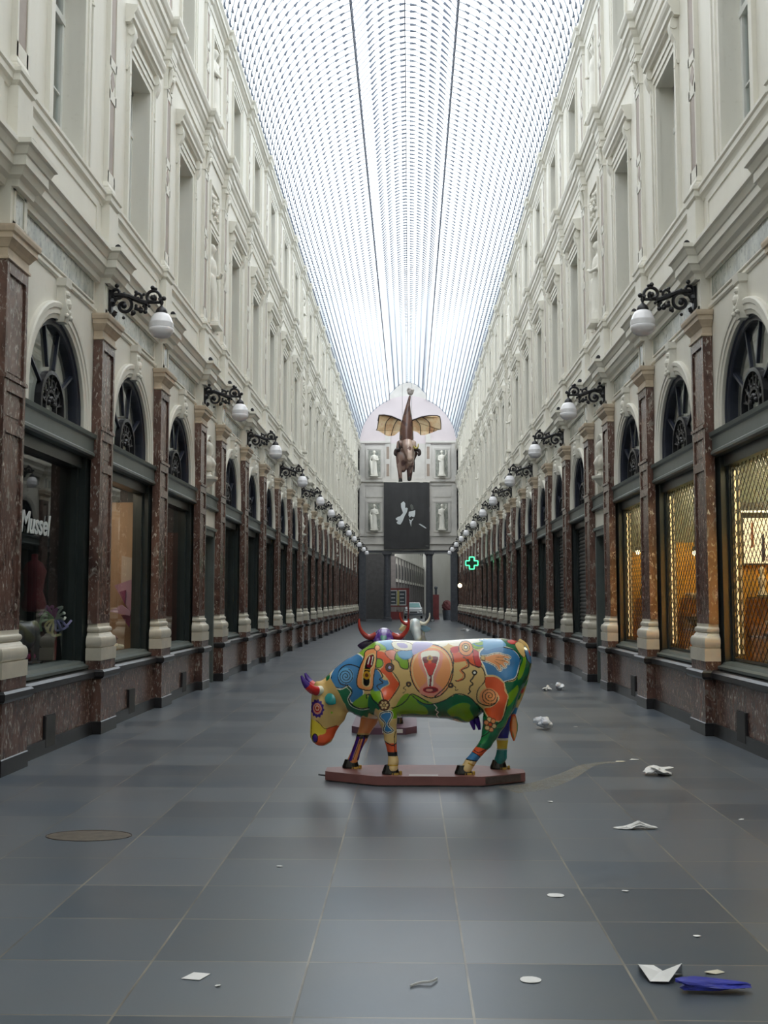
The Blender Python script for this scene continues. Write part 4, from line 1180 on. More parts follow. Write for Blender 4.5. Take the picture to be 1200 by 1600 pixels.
# tail
tp = crom([(px(812),-.02,pz(1003)),(px(822),-.04,pz(1011)),(px(826),-.06,pz(1032)),(px(822),-.08,pz(1058)),(px(814),-.10,pz(1085)),(px(806),-.11,pz(1103)),(px(801.5),-.11,pz(1117))], False, 6)
b = MB(); b.tube(tp, np.linspace(.034, .020, len(tp)), 12)
b.lathe([(.001,0),(.02,-.01),(.03,-.05),(.040,-.10),(.038,-.15),(.025,-.2),(.008,-.245),(.001,-.25)], (px(802), -.11, pz(1115)), 14, sx=1, sy=.6)
tail = cowpart('tail', b, PAINTM)
q = co_of(tail.data); U = 640+(q[:,0]-CX0)/.006; V = 938+(1.7-q[:,2])/.006
pp = Paint(U, V, C['tan'])
for i, c in enumerate(('cream','red','green','red','tan','green','red','dgreen','cream','blue')):
    v0 = 1006+i*11; m = np.nonzero((V >= v0) & (V < v0+11) & (np.abs(U-818-4*np.sin(V/5)) > 3-i % 3))[0]; pp._set(m, c)
pp.mask = V > 1115; pp.fill([(790,1115),(815,1115),(815,1160),(790,1160)], 'orange', smooth=False); pp.fill([(803,1118),(808,1130),(808,1142),(803,1152),(799,1140),(799,1128)], 'peach', line='green', w=.7)
pp._set(np.nonzero((V > 1115) & (U > 807))[0], 'green')
put_paint(tail.data, pp.c)
b = MB()
for dx, dy in ((0,-.06),(.05,.05),(.05,-.05)): b.tube([(px(736)+dx,dy,pz(1122)),(px(739)+dx,dy,pz(1132)),(px(741)+dx,dy,pz(1140.5))], [.03,.024,.012], 10)
cowpart('udder_teat', b, HP)
# plinth board
BOARD = plain('brick_red_board', (.215,.085,.078,1), .45, var=.15, vscale=4)
oct_ = [(-.69,10.42),(-.20,10.13),(.78,10.13),(1.19,10.38),(1.19,10.58),(.76,10.84),(-.25,10.84),(-.69,10.66)]
b = MB(); b.prism([(x, y-CYC) for x, y in oct_], 'z', .012, .092)
base = cowpart('base_board', b, BOARD)
b = MB(); b.prism([(x*.96+.01, (y-CYC)*.93) for x, y in oct_], 'z', 0, .014); b.build('underlay', plain('grey_rubber', (.12,.12,.12,1), .8), base)
b = MB(); b.box(.10, .37, 10.18-CYC, 10.22-CYC, .0915, .0945); b.build('name_plate', plain('white_plate', (.66,.62,.60,1), .4, var=.05), base)
b = MB(); d_ = Vector((.41,.25)).normalized(); n_ = Vector((d_.y,-d_.x)); a0 = Vector((.80,10.1422-CYC)); 
b.prism([tuple(a0+n_*.0), tuple(a0+n_*.005), tuple(a0+d_*.40+n_*.005), tuple(a0+d_*.40)], 'z', .022, .085); b.build('name_plate', plain('brown_plate', (.09,.065,.055,1), .4, var=.3, vscale=30), base)
b = MB(); b.tube([(-.69,0.05,.04),(-.76,.04,.05)], .008, 6); b.build('bolt', IRON, base)
# ------------------------------------------------------------------ two standing cow sculptures behind, facing the camera
def stand_fn(head_dx, head_dz, tilt):
    """a standing cow facing -y, feet at z=0.09; x sideways"""
    tab = [(-.62,.74,1.10,.10),(-.50,.66,1.19,.20),(-.30,.60,1.235,.26),(.0,.58,1.22,.29),(.35,.57,1.215,.29),(.62,.62,1.225,.26),(.82,.72,1.21,.20),(.90,.84,1.14,.10)]
    def fn(X, Y, Z):
        d = loft(Y, Z, X, tab, 2.3)
        hy, hz = -.98, 1.20+head_dz
        d = smin(d, chain(X, Y, Z, [(0,-.42,1.0,.23),(head_dx*.4,-.62,1.06,.19),(head_dx*.8,-.80,1.15+head_dz*.6,.145)], .03), .06)
        d = smin(d, chain(X, Y, Z, [(head_dx,-.86,hz+.02,.130),(head_dx,-.96,hz-.02,.125),(head_dx+tilt*.3,-1.08,hz-.15,.098),(head_dx+tilt*.6,-1.17,hz-.28,.08)], .03), .05)
        for sg in (-1, 1):
            d = smin(d, ellipsoid(X, Y, Z, (head_dx+sg*.10,-.99,hz-.05), (.035,.04,.04)), .03)
            d = smin(d, ellipsoid(X, Y, Z, (sg*.18,-.40,.92), (.10,.16,.25)), .06)
            d = smin(d, ellipsoid(X, Y, Z, (sg*.16,.66,.98), (.12,.19,.26)), .06)
            d = smin(d, chain(X, Y, Z, [(sg*.18,-.42,.78,.12),(sg*.19,-.42,.58,.085),(sg*.19,-.43,.42,.062),(sg*.19,-.42,.24,.045),(sg*.19,-.43,.15,.052)], .015), .03)
            d = smin(d, chain(X, Y, Z, [(sg*.17,.66,.80,.16),(sg*.18,.63,.62,.11),(sg*.18,.72,.45,.065),(sg*.18,.70,.26,.047),(sg*.18,.66,.15,.052)], .015), .03)
        d = smin(d, ellipsoid(X, Y, Z, (0,.42,.60), (.13,.14,.09)), .05)
        return d
    return fn
def curve_horn(b, root, sg, span, rise, r0=.045, m=0, fwd=-.03):
    pts = [(root[0], root[1], root[2]), (root[0]+sg*span*.45, root[1]-.01, root[2]-.025), (root[0]+sg*span*.82, root[1]+fwd*.5, root[2]+rise*.18),
           (root[0]+sg*span, root[1]+fwd, root[2]+rise*.6), (root[0]+sg*span*1.0, root[1]+fwd, root[2]+rise)]
    c = crom(pts, False, 5); b.tube(c, np.linspace(r0, .010, len(c)), 12, m)
def leaf_ear(b, root, sg, L=.24, drop=.03, w_=.075, m=0):
    rings = []
    for t in np.linspace(0, 1, 10):
        c0 = Vector((root[0]+sg*L*t, root[1]+.01, root[2]-drop*t-.02*math.sin(math.pi*t))); w = w_*math.sin(math.pi*(.10+.88*t))**.8
        u = Vector((0,0,1)); v = Vector((sg*.15,1,0))
        rings.append([tuple(c0+u*(w*math.cos(a))+v*(w*.35*math.sin(a))) for a in np.linspace(0, 2*math.pi, 13)[:-1]])
    b.loops(rings, m)

def standing_cow(loc, rz, dx, dz, tilt, paintf, label, horn_m, ear_m, name='standing_cow', base=None, h=.016):
    r = empty(name, loc, rz); tag(r, label, 'cow sculpture', 'painted cow sculptures')
    v, fcs = surf_nets(stand_fn(dx, dz, tilt), (-.46,-1.32,.09), (.46,.98,1.46), h)
    o = mesh_from('body', v, fcs, PAINTM, r, 2); q = co_of(o.data); put_paint(o.data, paintf(q))
    hz = 1.20+dz
    for sg, m in zip((-1, 1), horn_m):
        b = MB(); curve_horn(b, (dx+sg*.10, -.93, hz+.055), sg, .215, .21); b.build('horn', m, r, smooth=60)
    for sg, m in zip((-1, 1), ear_m):
        b = MB(); leaf_ear(b, (dx+sg*.11, -.90, hz-.035), sg, .23, .045, .068); b.build('ear', m, r, smooth=60)
    for x, y in ((-.19,-.44),(.19,-.44),(-.18,.65),(.18,.65)):
        b = MB(); rings = []
        for t, z in ((1,0),(1.0,.02),(.86,.05),(.72,.085)): rings.append([(x+.056*t*math.cos(a), y-.012+.072*t*math.sin(a), .082+z) for a in np.linspace(0, 2*math.pi, 15)[:-1]])
        b.loops(rings); b.build('hoof', BK, r, smooth=40)
    b = MB(); tp = crom([(0,.84,1.18),(0,.95,1.12),(0,.97,.9),(.02,.95,.65),(.03,.94,.5)], False, 5); b.tube(tp, np.linspace(.035,.02,len(tp)), 10)
    b.lathe([(.001,0),(.03,-.04),(.04,-.12),(.02,-.2),(.001,-.23)], (.03,.94,.5), 10); b.build('tail', PAINTM if False else horn_m[0], r, smooth=60)
    b = MB(); b.prism([(-.42,-.75),(-.28,-.95),(.28,-.95),(.42,-.75),(.42,.95),(.28,1.1),(-.28,1.1),(-.42,.95)] , 'z', .0, .085); bo = b.build('base_board', base or BOARD, r)
    b = MB(); b.box(-.02, .24, -.951, -.944, .02, .07); b.build('name_plate', bpy.data.materials['white_plate'], bo)
    return r

def paint_purple(q):
    x, y, z = q.T; hd = np.hypot(x, z-1.17)
    c = np.tile(np.array([72,38,128])/255, (len(q),1)); n = np.sin(9*x+3*np.sin(5*z))*np.sin(7*y+2*np.cos(6*z))
    c[n > .45] = np.array([60,70,160])/255; c[n < -.6] = np.array([120,30,70])/255; c[(n > .1) & (n < .16)] = np.array([150,110,190])/255
    head = y < -.80; c[head] = np.array([86,50,146])/255
    m = head & (np.abs(np.abs(x+.0)-.075) < .016) & (z < 1.22); c[m] = np.array([150,130,205])/255
    hx, hz = (x)/.035, (z-1.215)/.035
    heart = head & ((hx*hx+hz*hz-1)**3-hx*hx*hz**3 < 0); c[heart] = np.array([70,140,120])/255
    c[head & (z > 1.335)] = np.array([186,180,214])/255
    return c
def paint_grey(q):
    x, y, z = q.T; c = np.tile(np.array([205,212,208])/255, (len(q),1))
    n = np.sin(14*x+2*np.sin(4*z)+y)*.6+.5*np.sin(9*z+5*y)
    c[n > .35] = np.array([228,232,228])/255; c[n < -.3] = np.array([172,190,196])/255; c[(n > .62)] = np.array([216,220,176])/255
    c[(x > .04) & (n < .1)] = np.array([196,208,212])/255
    return c
HRB = plain('red_brown_enamel', srgb(176,52,44), .22, var=.08, coat=.4); DP = plain('dark_plum_enamel', srgb(44,22,62), .25, var=.1, coat=.4)
PALEB = plain('pale_blue_enamel', srgb(128,172,204), .25, var=.1, coat=.4); CRM = plain('cream_enamel', srgb(214,200,150), .25, var=.1, coat=.4)
LAVB = plain('plum_board', (.12,.055,.085,1), .45, var=.15)
standing_cow((-.22, 14.95, 0), 0, .0, .0, 0, paint_purple, 'purple cow sculpture with red horns, just behind the brightly painted grazing cow', (HRB, HRB), (DP, DP), base=LAVB)
o = standing_cow((.16, 24.2, 0), 0, .06, -.03, .1, paint_grey, 'pale grey blue cow sculpture with one red and one white horn, behind the purple cow', (HRB, HW), (CRM, PALEB))

# ------------------------------------------------------------------ winged cow hung from the roof
FY = 33.0
def fpx(x): return .11 + (x-640)*FY/1700*1.0
def fpz(y): return 1.7 + (938-y)*FY/1700
def fly_fn(X, Y, Z):
    tab = [(fpz(612),fpx(639.5),fpx(643),.03),(fpz(625),fpx(635.5),fpx(641.5),.07),(fpz(640),fpx(631),fpx(643),.14),(fpz(655),fpx(627),fpx(646),.22),(fpz(668),fpx(624.5),fpx(646.5),.28),(fpz(682),fpx(624),fpx(647),.31),(fpz(695),fpx(626),fpx(646),.28),(fpz(705),fpx(629),fpx(643),.18)]
    yo = FY+.35
    d = loft(Z, X, (Y-yo), tab, 2.1)
    hx = fpx(637)
    d = smin(d, chain(X, Y, Z, [(hx,FY-.05,fpz(692),.155),(hx+.01,FY-.20,fpz(700),.15),(hx+.05,FY-.32,fpz(711),.105),(hx+.08,FY-.38,fpz(719),.085)], .03), .05)
    d = smin(d, ellipsoid(X, Y, Z, (fpx(632),FY+.15,fpz(716)), (.22,.25,.28)), .06)       # chest
    d = smin(d, ellipsoid(X, Y, Z, (fpx(630),FY+.10,fpz(731)), (.10,.12,.12)), .05)
    for c in ([(fpx(625),FY+.1,fpz(706),.14),(fpx(624.5),FY+.02,fpz(727),.09),(fpx(625.5),FY-.02,fpz(741),.062),(fpx(626),FY-.02,fpz(750),.06)],
              [(fpx(641),FY+.12,fpz(704),.15),(fpx(641),FY+.05,fpz(725),.12),(fpx(640.5),FY+.02,fpz(739),.085),(fpx(640),FY+.02,fpz(748),.07)],
              [(fpx(628),FY+.55,fpz(690),.14),(fpx(622),FY+.75,fpz(702),.09),(fpx(626),FY+.95,fpz(710),.055)],
              [(fpx(643),FY+.55,fpz(690),.14),(fpx(649),FY+.75,fpz(702),.09),(fpx(646),FY+.95,fpz(712),.055)],
              [(fpx(625),FY+.2,fpz(690),.10),(fpx(622.5),FY+.15,fpz(698),.07)], [(fpx(646),FY+.2,fpz(690),.10),(fpx(648),FY+.15,fpz(698),.07)]):
        d = smin(d, chain(X, Y, Z, c, .015), .03)
    return d
BRN = plain('brown_hide', srgb(92,62,54), .5, var=.25, vscale=6); BRN2 = plain('dark_brown_hide', srgb(52,38,38), .5, var=.2); GOLDH = plain('straw_gold', srgb(206,190,110), .4, var=.1); TUFT = plain('pale_tuft', srgb(206,200,200), .8, var=.1, vscale=20)
WING = NT('parchment_wing'); WING.b.inputs['Roughness'].default_value = .6
WING.link(WING.ramp(WING.noise(4.5, 4, .6), [(.30,srgb(214,160,120)),(.48,srgb(232,200,156)),(.62,srgb(238,216,180)),(.75,srgb(224,164,132))]), WING.b.inputs['Base Color']); WING = WING.mat
fly = empty('winged_cow', (fpx(636), FY, fpz(752))); tag(fly, 'brown winged cow sculpture hanging high under the glass roof, long tail pointing up', 'cow sculpture', 'painted cow sculptures')
FO = (-fpx(636), -FY, -fpz(752))
v, fcs = surf_nets(fly_fn, (fpx(615),FY-.7,fpz(755)), (fpx(656),FY+1.25,fpz(606)), .021)
o = mesh_from('body', v, fcs, PAINTM, fly, 2, FO); q = co_of(o.data); x, y, z = q.T
c = np.tile(np.array([104,70,60])/255, (len(q), 1)); n_ = np.sin(13*x+2*np.sin(7*z))*np.sin(9*z+3*np.cos(8*x))
c[n_ > .4] = np.array([84,56,52])/255
fr = (y < FY+.22) & (z < fpz(686)); c[fr] = np.array([156,128,118])/255
c[fr & (n_ > .25)] = np.array([120,90,84])/255; c[fr & (x > fpx(637.5)) & (z > fpz(724)) & (n_ < .5)] = np.array([206,180,166])/255
c[(z < fpz(727)) & (x > fpx(635)) & (n_ > -.5)] = np.array([86,62,62])/255
put_paint(o.data, c)
def fpart(name, b, m, sm=50, par=None): 
    o = b.build(name, m, par or fly, smooth=sm, loc=FO if par is None else None); return o
b = MB(); b.sphere((fpx(642),FY+.35,fpz(606)), .10, 8, sc=(1,1,1.1))
for k in range(7): b.sphere((fpx(642)+.07*math.cos(k),FY+.35+.07*math.sin(k),fpz(603)+.03*math.sin(2*k)), .05, 5)
fpart('tail_tuft', b, TUFT)
for sg in (-1, 1):
    b = MB(); e = [(fpx(625 if sg < 0 else 648),FY-.02,fpz(703)),(fpx(621 if sg < 0 else 651.5),FY-.04,fpz(702)),(fpx(618.5 if sg < 0 else 655.5),FY-.05,fpz(704)),(fpx(618 if sg < 0 else 656),FY-.06,fpz(709)),(fpx(620.5 if sg < 0 else 653),FY-.06,fpz(710))]
    c = crom(e, False, 5); b.tube(c, np.linspace(.06,.045,len(c)), 9); fpart('ear', b, BRN2)
b = MB(); c = crom([(fpx(646),FY-.1,fpz(697)),(fpx(650),FY-.1,fpz(700)),(fpx(653.5),FY-.1,fpz(698)),(fpx(654),FY-.1,fpz(693))], False, 5); b.tube(c, np.linspace(.045,.012,len(c)), 9); fpart('horn', b, GOLDH)
b = MB(); c = crom([(fpx(628),FY-.1,fpz(697)),(fpx(625),FY-.1,fpz(699)),(fpx(624),FY-.1,fpz(694)),(fpx(623),FY-.08,fpz(688))], False, 5); b.tube(c, np.linspace(.045,.012,len(c)), 9); fpart('horn', b, BRN2)
b = MB(); c = crom([(fpx(647),FY+.25,fpz(716)),(fpx(647.5),FY+.2,fpz(727)),(fpx(647),FY+.2,fpz(736))], False, 5); b.tube(c, np.linspace(.03,.02,len(c)), 8); fpart('strap', b, BRN2)
b = MB(); b.sphere((fpx(641),FY-.40,fpz(718)), .08, 8, sc=(1.1,.7,.8)); b.sphere((fpx(640),FY-.36,fpz(710)), .065, 8, sc=(.6,.6,1.6)); fpart('muzzle', b, plain('pinkish_muzzle', srgb(196,164,146), .5, var=.1))
for sg in (-1, 1):
    b = MB(); b.sphere((fpx(637)+sg*.105, FY-.26, fpz(701)), .022, 6); fpart('eye', b, BK)
for x, y, z in ((626,FY-.03,751),(640,FY+.01,748.5)):
    b = MB(); b.loops([[(fpx(x)+.062*t*math.cos(a), y-.01+.075*t*math.sin(a), fpz(z)-.03+h) for a in np.linspace(0,2*math.pi,13)[:-1]] for t, h in ((1,0),(1,.03),(.8,.10))]); fpart('hoof', b, BK)
def wing(sg):
    # outline in picture-plane px, root to tip
    W = [(627,652),(622,650),(612,646),(600,643),(592,642.5),(590,652),(589,663),(587,667),(591,668),(596,671),(601,675),(605,677),(611,677.5),(617,676),(621,672),(626,668)]
    if sg > 0: W = [(644,652),(650,650),(660,647),(672,644.5),(684,644),(689,646),(690.5,656),(690.5,666.5),(686,667),(679,670),(672,673),(665,676),(658,676),(653,671),(645,668)]
    P_ = [(fpx(x), fpz(y)) for x, y in W]; xr = fpx(636)
    yy = lambda x: FY+.30+.10*abs(x-xr)+.06*math.sin(9*abs(x-xr))
    b = MB(); n = len(P_)
    V0 = [(x, yy(x)-.012, z) for x, z in P_]; V1 = [(x, yy(x)+.012, z) for x, z in P_]
    from mathutils.geometry import tessellate_polygon
    for t3 in tessellate_polygon([[Vector((x, 0, z)) for x, z in P_]]):
        b.poly([V0[i] for i in t3]); b.poly([V1[i] for i in t3][::-1])
    for i in range(n):
        j = (i+1) % n; b.poly([V0[i], V1[i], V1[j], V0[j]])
    o = fpart('wing', b, WING, 60)
    g = MB()
    top = W[:6]; g.tube([(fpx(x), yy(fpx(x))-.012, fpz(y)) for x, y in top], .022, 7)
    ribs = ((W[1],(616,660),(611,677)),(W[2],(603,656),(601,675)),(W[4],W[6],W[7])) if sg < 0 else ((W[1],(657,660),(658,676)),(W[2],(672,656),(672,673)),(W[4],(681,656),(679,670)),(W[5],W[6],W[7]))
    for rb in ribs:
        c = crom([(fpx(x), yy(fpx(x))-.02, fpz(y)) for x, y in rb], False, 5); g.tube(c, .013, 6)
    g.build('wing_rib', BRN2, o, smooth=50)
wing(-1); wing(1)
b = MB()
for x, y in ((629,FY+.3),(644,FY+.5)): b.tube([(fpx(x),y,fpz(672)),(fpx(x),y,19.5)], .006, 5)
fpart('hanging_wire', b, plain('steel_wire', (.4,.4,.42,1), .4, .8, 0))
# ------------------------------------------------------------------ shop windows: lit cases, grilles, shutters, goods
AMBER = plain('amber_panel', (.70,.36,.045,1), .45, var=.18, vscale=2.5)
GREYG = plain('grey_green_panel', (.17,.20,.15,1), .4, var=.15)
BEIGE = plain('beige_panel', (.50,.34,.22,1), .6, var=.15, vscale=2)
DREDP = plain('dark_red_panel', (.12,.045,.04,1), .5, var=.2)
CHAR = plain('charcoal_panel', (.04,.048,.058,1), .5, var=.2)
RAIL_GLOW = emis('rail_glow', (1,.80,.42,1), .6)
BULB = emis('warm_bulb', (1,.86,.55,1), 5)
ns = [1]
def case(s, yc, low, up, zsplit, shelf=None, a1=5.25):
    """lining of one display case behind its pane"""
    y0, y1 = yc-1.5, yc+1.5
    b = MB()
    for z0, z1, m in ((.93, zsplit, 0), (zsplit, 3.6, 1)):
        b.box(a1, a1+.04, y0, y1, z0, z1, m); b.box(4.3, a1, y1-.04, y1, z0, z1, m); b.box(4.3, a1, y0, y0+.04, z0, z1, m)
    b.box(4.3, a1+.04, y0, y1, .89, .93, 0); b.box(4.3, a1+.04, y0, y1, 3.6, 3.64, 1)
    o = struct(b.build('wall_case_%d' % ns[0], [low, up], side=s)); ns[0] += 1
    if shelf:
        b = MB()
        for z in shelf: b.box(4.42, a1-.02, y1-.95, y1-.05, z-.018, z)
        b.build('shelf', plain('shelf_wood_%d' % ns[0], (.10,.05,.02,1), .4), o, s)
    return o
def area(s, y, a, z, w, col, sx=.5, sy=1.8, unseen_fill=False):
    L = bpy.data.lights.new('shop_or_fill_light', 'AREA'); L.shape = 'RECTANGLE'; L.size = sx; L.size_y = sy; L.energy = w; L.color = col
    o = bpy.data.objects.new('shop_or_fill_light', L); COL.objects.link(o); o.location = (s*a, y, z)
    if unseen_fill: o.rotation_euler = (math.pi/2, 0, math.pi); L.spread = R(60)
for yc, pw in ((12.6, 46), (16.0, 46), (19.4, 46)):
    case(1, yc, AMBER, GREYG, 2.62, (1.25, 1.74))
    area(1, yc, 4.75, 3.55, 60, (1, .82, .50))
    area(1, yc-1.1, 4.85, 1.9, 46, (1, .76, .36), .4, 1.9, True)  # unseen fill lamp, added to light the case's end wall evenly
case(-1, 12.6, CHAR, CHAR, 2.4)
case(-1, 16.0, BEIGE, CHAR, 3.28); area(-1, 16.0, 4.7, 3.55, 20, (1,.82,.62))
case(-1, 19.4, DREDP, CHAR, 3.0); area(-1, 19.4, 4.7, 3.55, 6, (1,.8,.6))

# lozenge grilles behind the right-hand glass
def mk_grille(s):
    r = empty('security_grille')
    b = MB(); y0, y1, z0, z1 = -1.185, 1.185, .96, 3.39
    dy, dz = .15, .14
    k = dz/dy
    def clip(c, sg):
        pts = []
        for y in (y0, y1):
            z = c+sg*k*(y-y0)
            pts.append((y, z))
        (ya, za), (yb, zb) = pts
        def cut(z): return ya+(z-za)/(zb-za)*(yb-ya)
        A = [ya, za]; B = [yb, zb]
        for P_ in (A, B):
            if P_[1] < z0: P_[0], P_[1] = cut(z0), z0
            if P_[1] > z1: P_[0], P_[1] = cut(z1), z1
        return A, B
    H = k*(y1-y0); c = z0-H
    while c < z1:
        for sg, c0 in ((1, c), (-1, c+H)):
            A, B = clip(c0, sg)
            if B[0]-A[0] > .02: b.tube([(4.19+.004*sg, A[0], A[1]), (4.19+.004*sg, B[0], B[1])], .0052, 4)
        c += dz
    b.build('lattice', plain('brown_steel', (.06,.05,.035,1), .35, .6), r, s)
    f = MB()
    for y in (y0, y1): f.box(4.175, 4.205, y-.012, y+.012, z0, z1)
    f.box(4.17, 4.21, y0, y1, z0-.01, z0+.02)
    f.build('guide_rail', DPAINT, r, s); return r
src = None
for i, y in enumerate((12.6, 16.0, 19.4)):
    if src is None: o = src = mk_grille(1); o.location = (0, y, 0)
    else: o = dup(src, (0, y, 0))
    tag(o, 'lozenge steel grille over a yellow-lit shop window, %s from the camera' % ORD[i+1], 'grille', 'grilles of the yellow-lit shops')
def rail_strip(s, y, a, z0, z1):  # glowing strip added for the shine on the lit grille rail, no lamp
    r = empty('glowing_rail_strip', (s*a, y, 0)); b = MB(); b.tube([(0,0,z0),(0,0,z1)], .011, 8); b.build('tube', RAIL_GLOW, r)
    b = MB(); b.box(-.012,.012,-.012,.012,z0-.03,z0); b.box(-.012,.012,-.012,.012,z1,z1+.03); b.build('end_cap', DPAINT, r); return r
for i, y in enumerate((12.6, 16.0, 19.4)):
    tag(rail_strip(1, y+1.145, 4.214, 1.035, 3.33), 'upright glowing strip for the lit grille rail at the far edge of the %s yellow-lit window' % ORD[i+1], 'light', 'glowing rail strips of the yellow-lit windows')
def spot_bulb(loc, label):
    r = empty('ceiling_bulb', loc); b = MB(); b.sphere((0,0,0), .045, 8); b.build('bulb', BULB, r)
    b = MB(); b.lathe([(.001,.035),(.05,.04),(.04,.10),(.012,.11),(.012,3.6-loc[2]),(.001,3.6-loc[2])], n=10); b.build('fitting', DPAINT, r)
    tag(r, label, 'light', 'bare bulbs in the yellow-lit windows')
spot_bulb((4.60,17.2,2.44), 'bright bare bulb hanging in the middle yellow-lit window')
spot_bulb((4.40,20.55,2.60), 'bright bare bulb hanging in the farthest yellow-lit window')
# illuminated panel + shelf lip in the first window
r = empty('light_box', (4.62, 14.0, 2.46)); tag(r, 'glowing white picture panel in the closest yellow-lit shop window', 'light box')
b = MB(); b.box(-.26,.30,.0,.05,-.31,.31); b.build('frame', DPAINT, r)
b = MB(); b.box(-.24,.28,-.008,.0,-.29,.29); b.build('lit_panel', emis('lit_panel', (1,.86,.62,1), .8), r)
b = MB()
for x, w, z0, z1, m in ((-.02,.05,-.28,.10,0),(.08,.04,-.2,.22,1),(.18,.06,-.28,.05,0),(-.15,.04,-.1,.26,1)): b.prism([(x,z0),(x+w,z0+.03),(x+w*.8,z1),(x+.01,z1-.04)], 'y', -.012, -.008, m)
b2 = MB(); b2.V = b.V; b2.F = b.F; b2.M = b.M; b2.build('picture', [plain('dark_blue_print', (.02,.02,.06,1), .5, var=.2), plain('rust_print', (.3,.1,.04,1), .5, var=.2)], r)
r = empty('valance_beam', (4.62, 14.0, 2.85)); tag(r, 'grey beam with a bright lower edge above the glowing picture panel', 'beam')
b = MB(); b.box(-.3,.5,-.02,.04,-.02,.10); b.build('beam_body', plain('slate_beam', (.08,.09,.09,1), .4), r)
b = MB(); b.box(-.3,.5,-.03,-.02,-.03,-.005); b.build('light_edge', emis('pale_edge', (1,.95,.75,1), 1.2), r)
# goods
def goods(key, mk, loc, label, cat, grp=None, sc=1.0):
    return put(key, mk, loc, 0, sc, label, cat, grp)
GLZ = plain('dark_green_glaze', (.03,.06,.045,1), .12, var=.3, vscale=12); SWT = plain('cream_sweets', (.72,.62,.46,1), .5, var=.25, vscale=25); SILV = plain('silver_foil', (.6,.6,.58,1), .2, .7, .2, 20)
def mk_bowl():
    r = empty('sweet_bowl'); b = MB(); b.lathe([(.001,0),(.05,0),(.055,.012),(.03,.03),(.10,.09),(.13,.15),(.122,.15),(.09,.09),(.001,.05)], n=22); b.build('bowl', GLZ, r, smooth=40)
    b = MB()
    for k in range(9): b.sphere((.07*math.cos(k*2.4)*(k/9)**.5, .07*math.sin(k*2.4)*(k/9)**.5, .135+.02*math.cos(k)), .032, 5)
    b.build('sweets', SWT, r, smooth=60); return r
def mk_tray():
    r = empty('praline_tray'); b = MB(); b.rect(-.16, .16, .24, [(0,0),(.015,.03),(.01,.03),(-.005,.008)]); b.build('tray', SILV, r)
    for i in range(4):
        for j in range(5):
            b = MB(); b.sphere((-.11+.075*i, -.18+.09*j, .045), .036, 5, sc=(1,1,.8)); b.build('praline', (SWT, DREDP)[(i+j) % 2], r, smooth=60)
    return r
def mk_fig():
    r = empty('figurine'); b = MB(); b.lathe([(.001,0),(.06,0),(.055,.03),(.03,.08),(.045,.14),(.055,.2),(.03,.24),(.02,.26),(.038,.30),(.032,.34),(.001,.36)], n=16); b.build('figure', SWT, r, smooth=50)
    b = MB(); b.lathe([(.001,-.02),(.07,-.02),(.07,0),(.001,0)], n=16); b.build('foot', GLZ, r); return r
def mk_vase():
    r = empty('dark_vase'); b = MB(); b.lathe([(.001,0),(.06,0),(.09,.08),(.08,.17),(.04,.22),(.05,.25),(.042,.25),(.03,.2),(.001,.18)], n=18); b.build('vase', GLZ, r, smooth=50)
    b = MB()
    for k in range(5): b.sphere((.04*math.cos(k*1.3),.04*math.sin(k*1.3),.28+.02*(k % 2)), .035, 5)
    b.build('white_blossom', SWT, r, smooth=60); return r
F1 = .932
goods('fig', mk_fig, (4.52,13.75,1.765), 'pale figurine on the shelf of the closest yellow-lit window', 'figurine')
goods('bowl', mk_bowl, (4.83,13.6,1.745), 'dark green bowl of sweets beside the pale figurine', 'bowl')
goods('tray', mk_tray, (4.70,13.55,1.253), 'silver tray of pralines on the lower shelf, closest yellow-lit window', 'tray')
goods('bowl', mk_bowl, (4.55,13.2,1.253), 'dark green bowl of sweets on the lower shelf, closest yellow-lit window', 'bowl')
goods('tray', mk_tray, (4.58,17.1,1.745), 'silver tray of pralines on the upper shelf, middle yellow-lit window', 'tray')
goods('bowl', mk_bowl, (4.56,17.1,1.253), 'bowl of sweets on the lower shelf, middle yellow-lit window', 'bowl', None, 1.3)
goods('vase', mk_vase, (4.48,20.4,1.745), 'dark vase with white blossoms, farthest yellow-lit window', 'vase')
goods('vase', mk_vase, (4.56,20.3,1.253), 'small dark vase under the other vase, farthest yellow-lit window', 'vase', None, .85)
goods('tray', mk_tray, (4.50,16.6,F1+.003), 'silver tray of pralines on the floor of the middle yellow-lit window', 'tray')
goods('tray', mk_tray, (4.62,13.3,F1+.003), 'silver tray of pralines on the floor of the closest yellow-lit window', 'tray')

# ---- first window on the other side: sign, dark arched prop, flowers
cu = bpy.data.curves.new('t', 'FONT'); cu.body = 'Mussel'; cu.size = .34; cu.shear = .25; cu.extrude = .006; cu.offset = .006
to = bpy.data.objects.new('t', cu); COL.objects.link(to); bpy.context.view_layer.update()
me = bpy.data.meshes.new_from_object(to.evaluated_get(bpy.context.evaluated_depsgraph_get())); bpy.data.objects.remove(to)
me.materials.clear(); me.materials.append(plain('white_lettering', (.62,.66,.66,1), .4, var=.1))
xs = [v.co.x for v in me.vertices]; sx = 1.0/(max(xs)-min(xs)); x0 = min(xs)
for v in me.vertices: x, y, z = v.co; v.co = (-z, (x-x0)*sx, y*1.02)
me.update()
o = link('shop_lettering', me, None, (-4.215, 11.98, 2.47)); tag(o, 'white slanted lettering on the glass of the dark dress shop window', 'lettering')
def zz(y, Y=13.9): return 1.7+(938-y)*Y/1700
def aa(x, Y=13.9): return (640-x)*Y/1700-.11
r = empty('arched_prop', (-4.4, 13.9, F1)); tag(r, 'dark arched panel with a pale rim in the dark shop window', 'display prop')
pts = crom([(aa(30),zz(948)),(aa(55),zz(944)),(aa(78),zz(955)),(aa(94),zz(982)),(aa(99),zz(1012)),(aa(101),F1+.01)], False, 5)
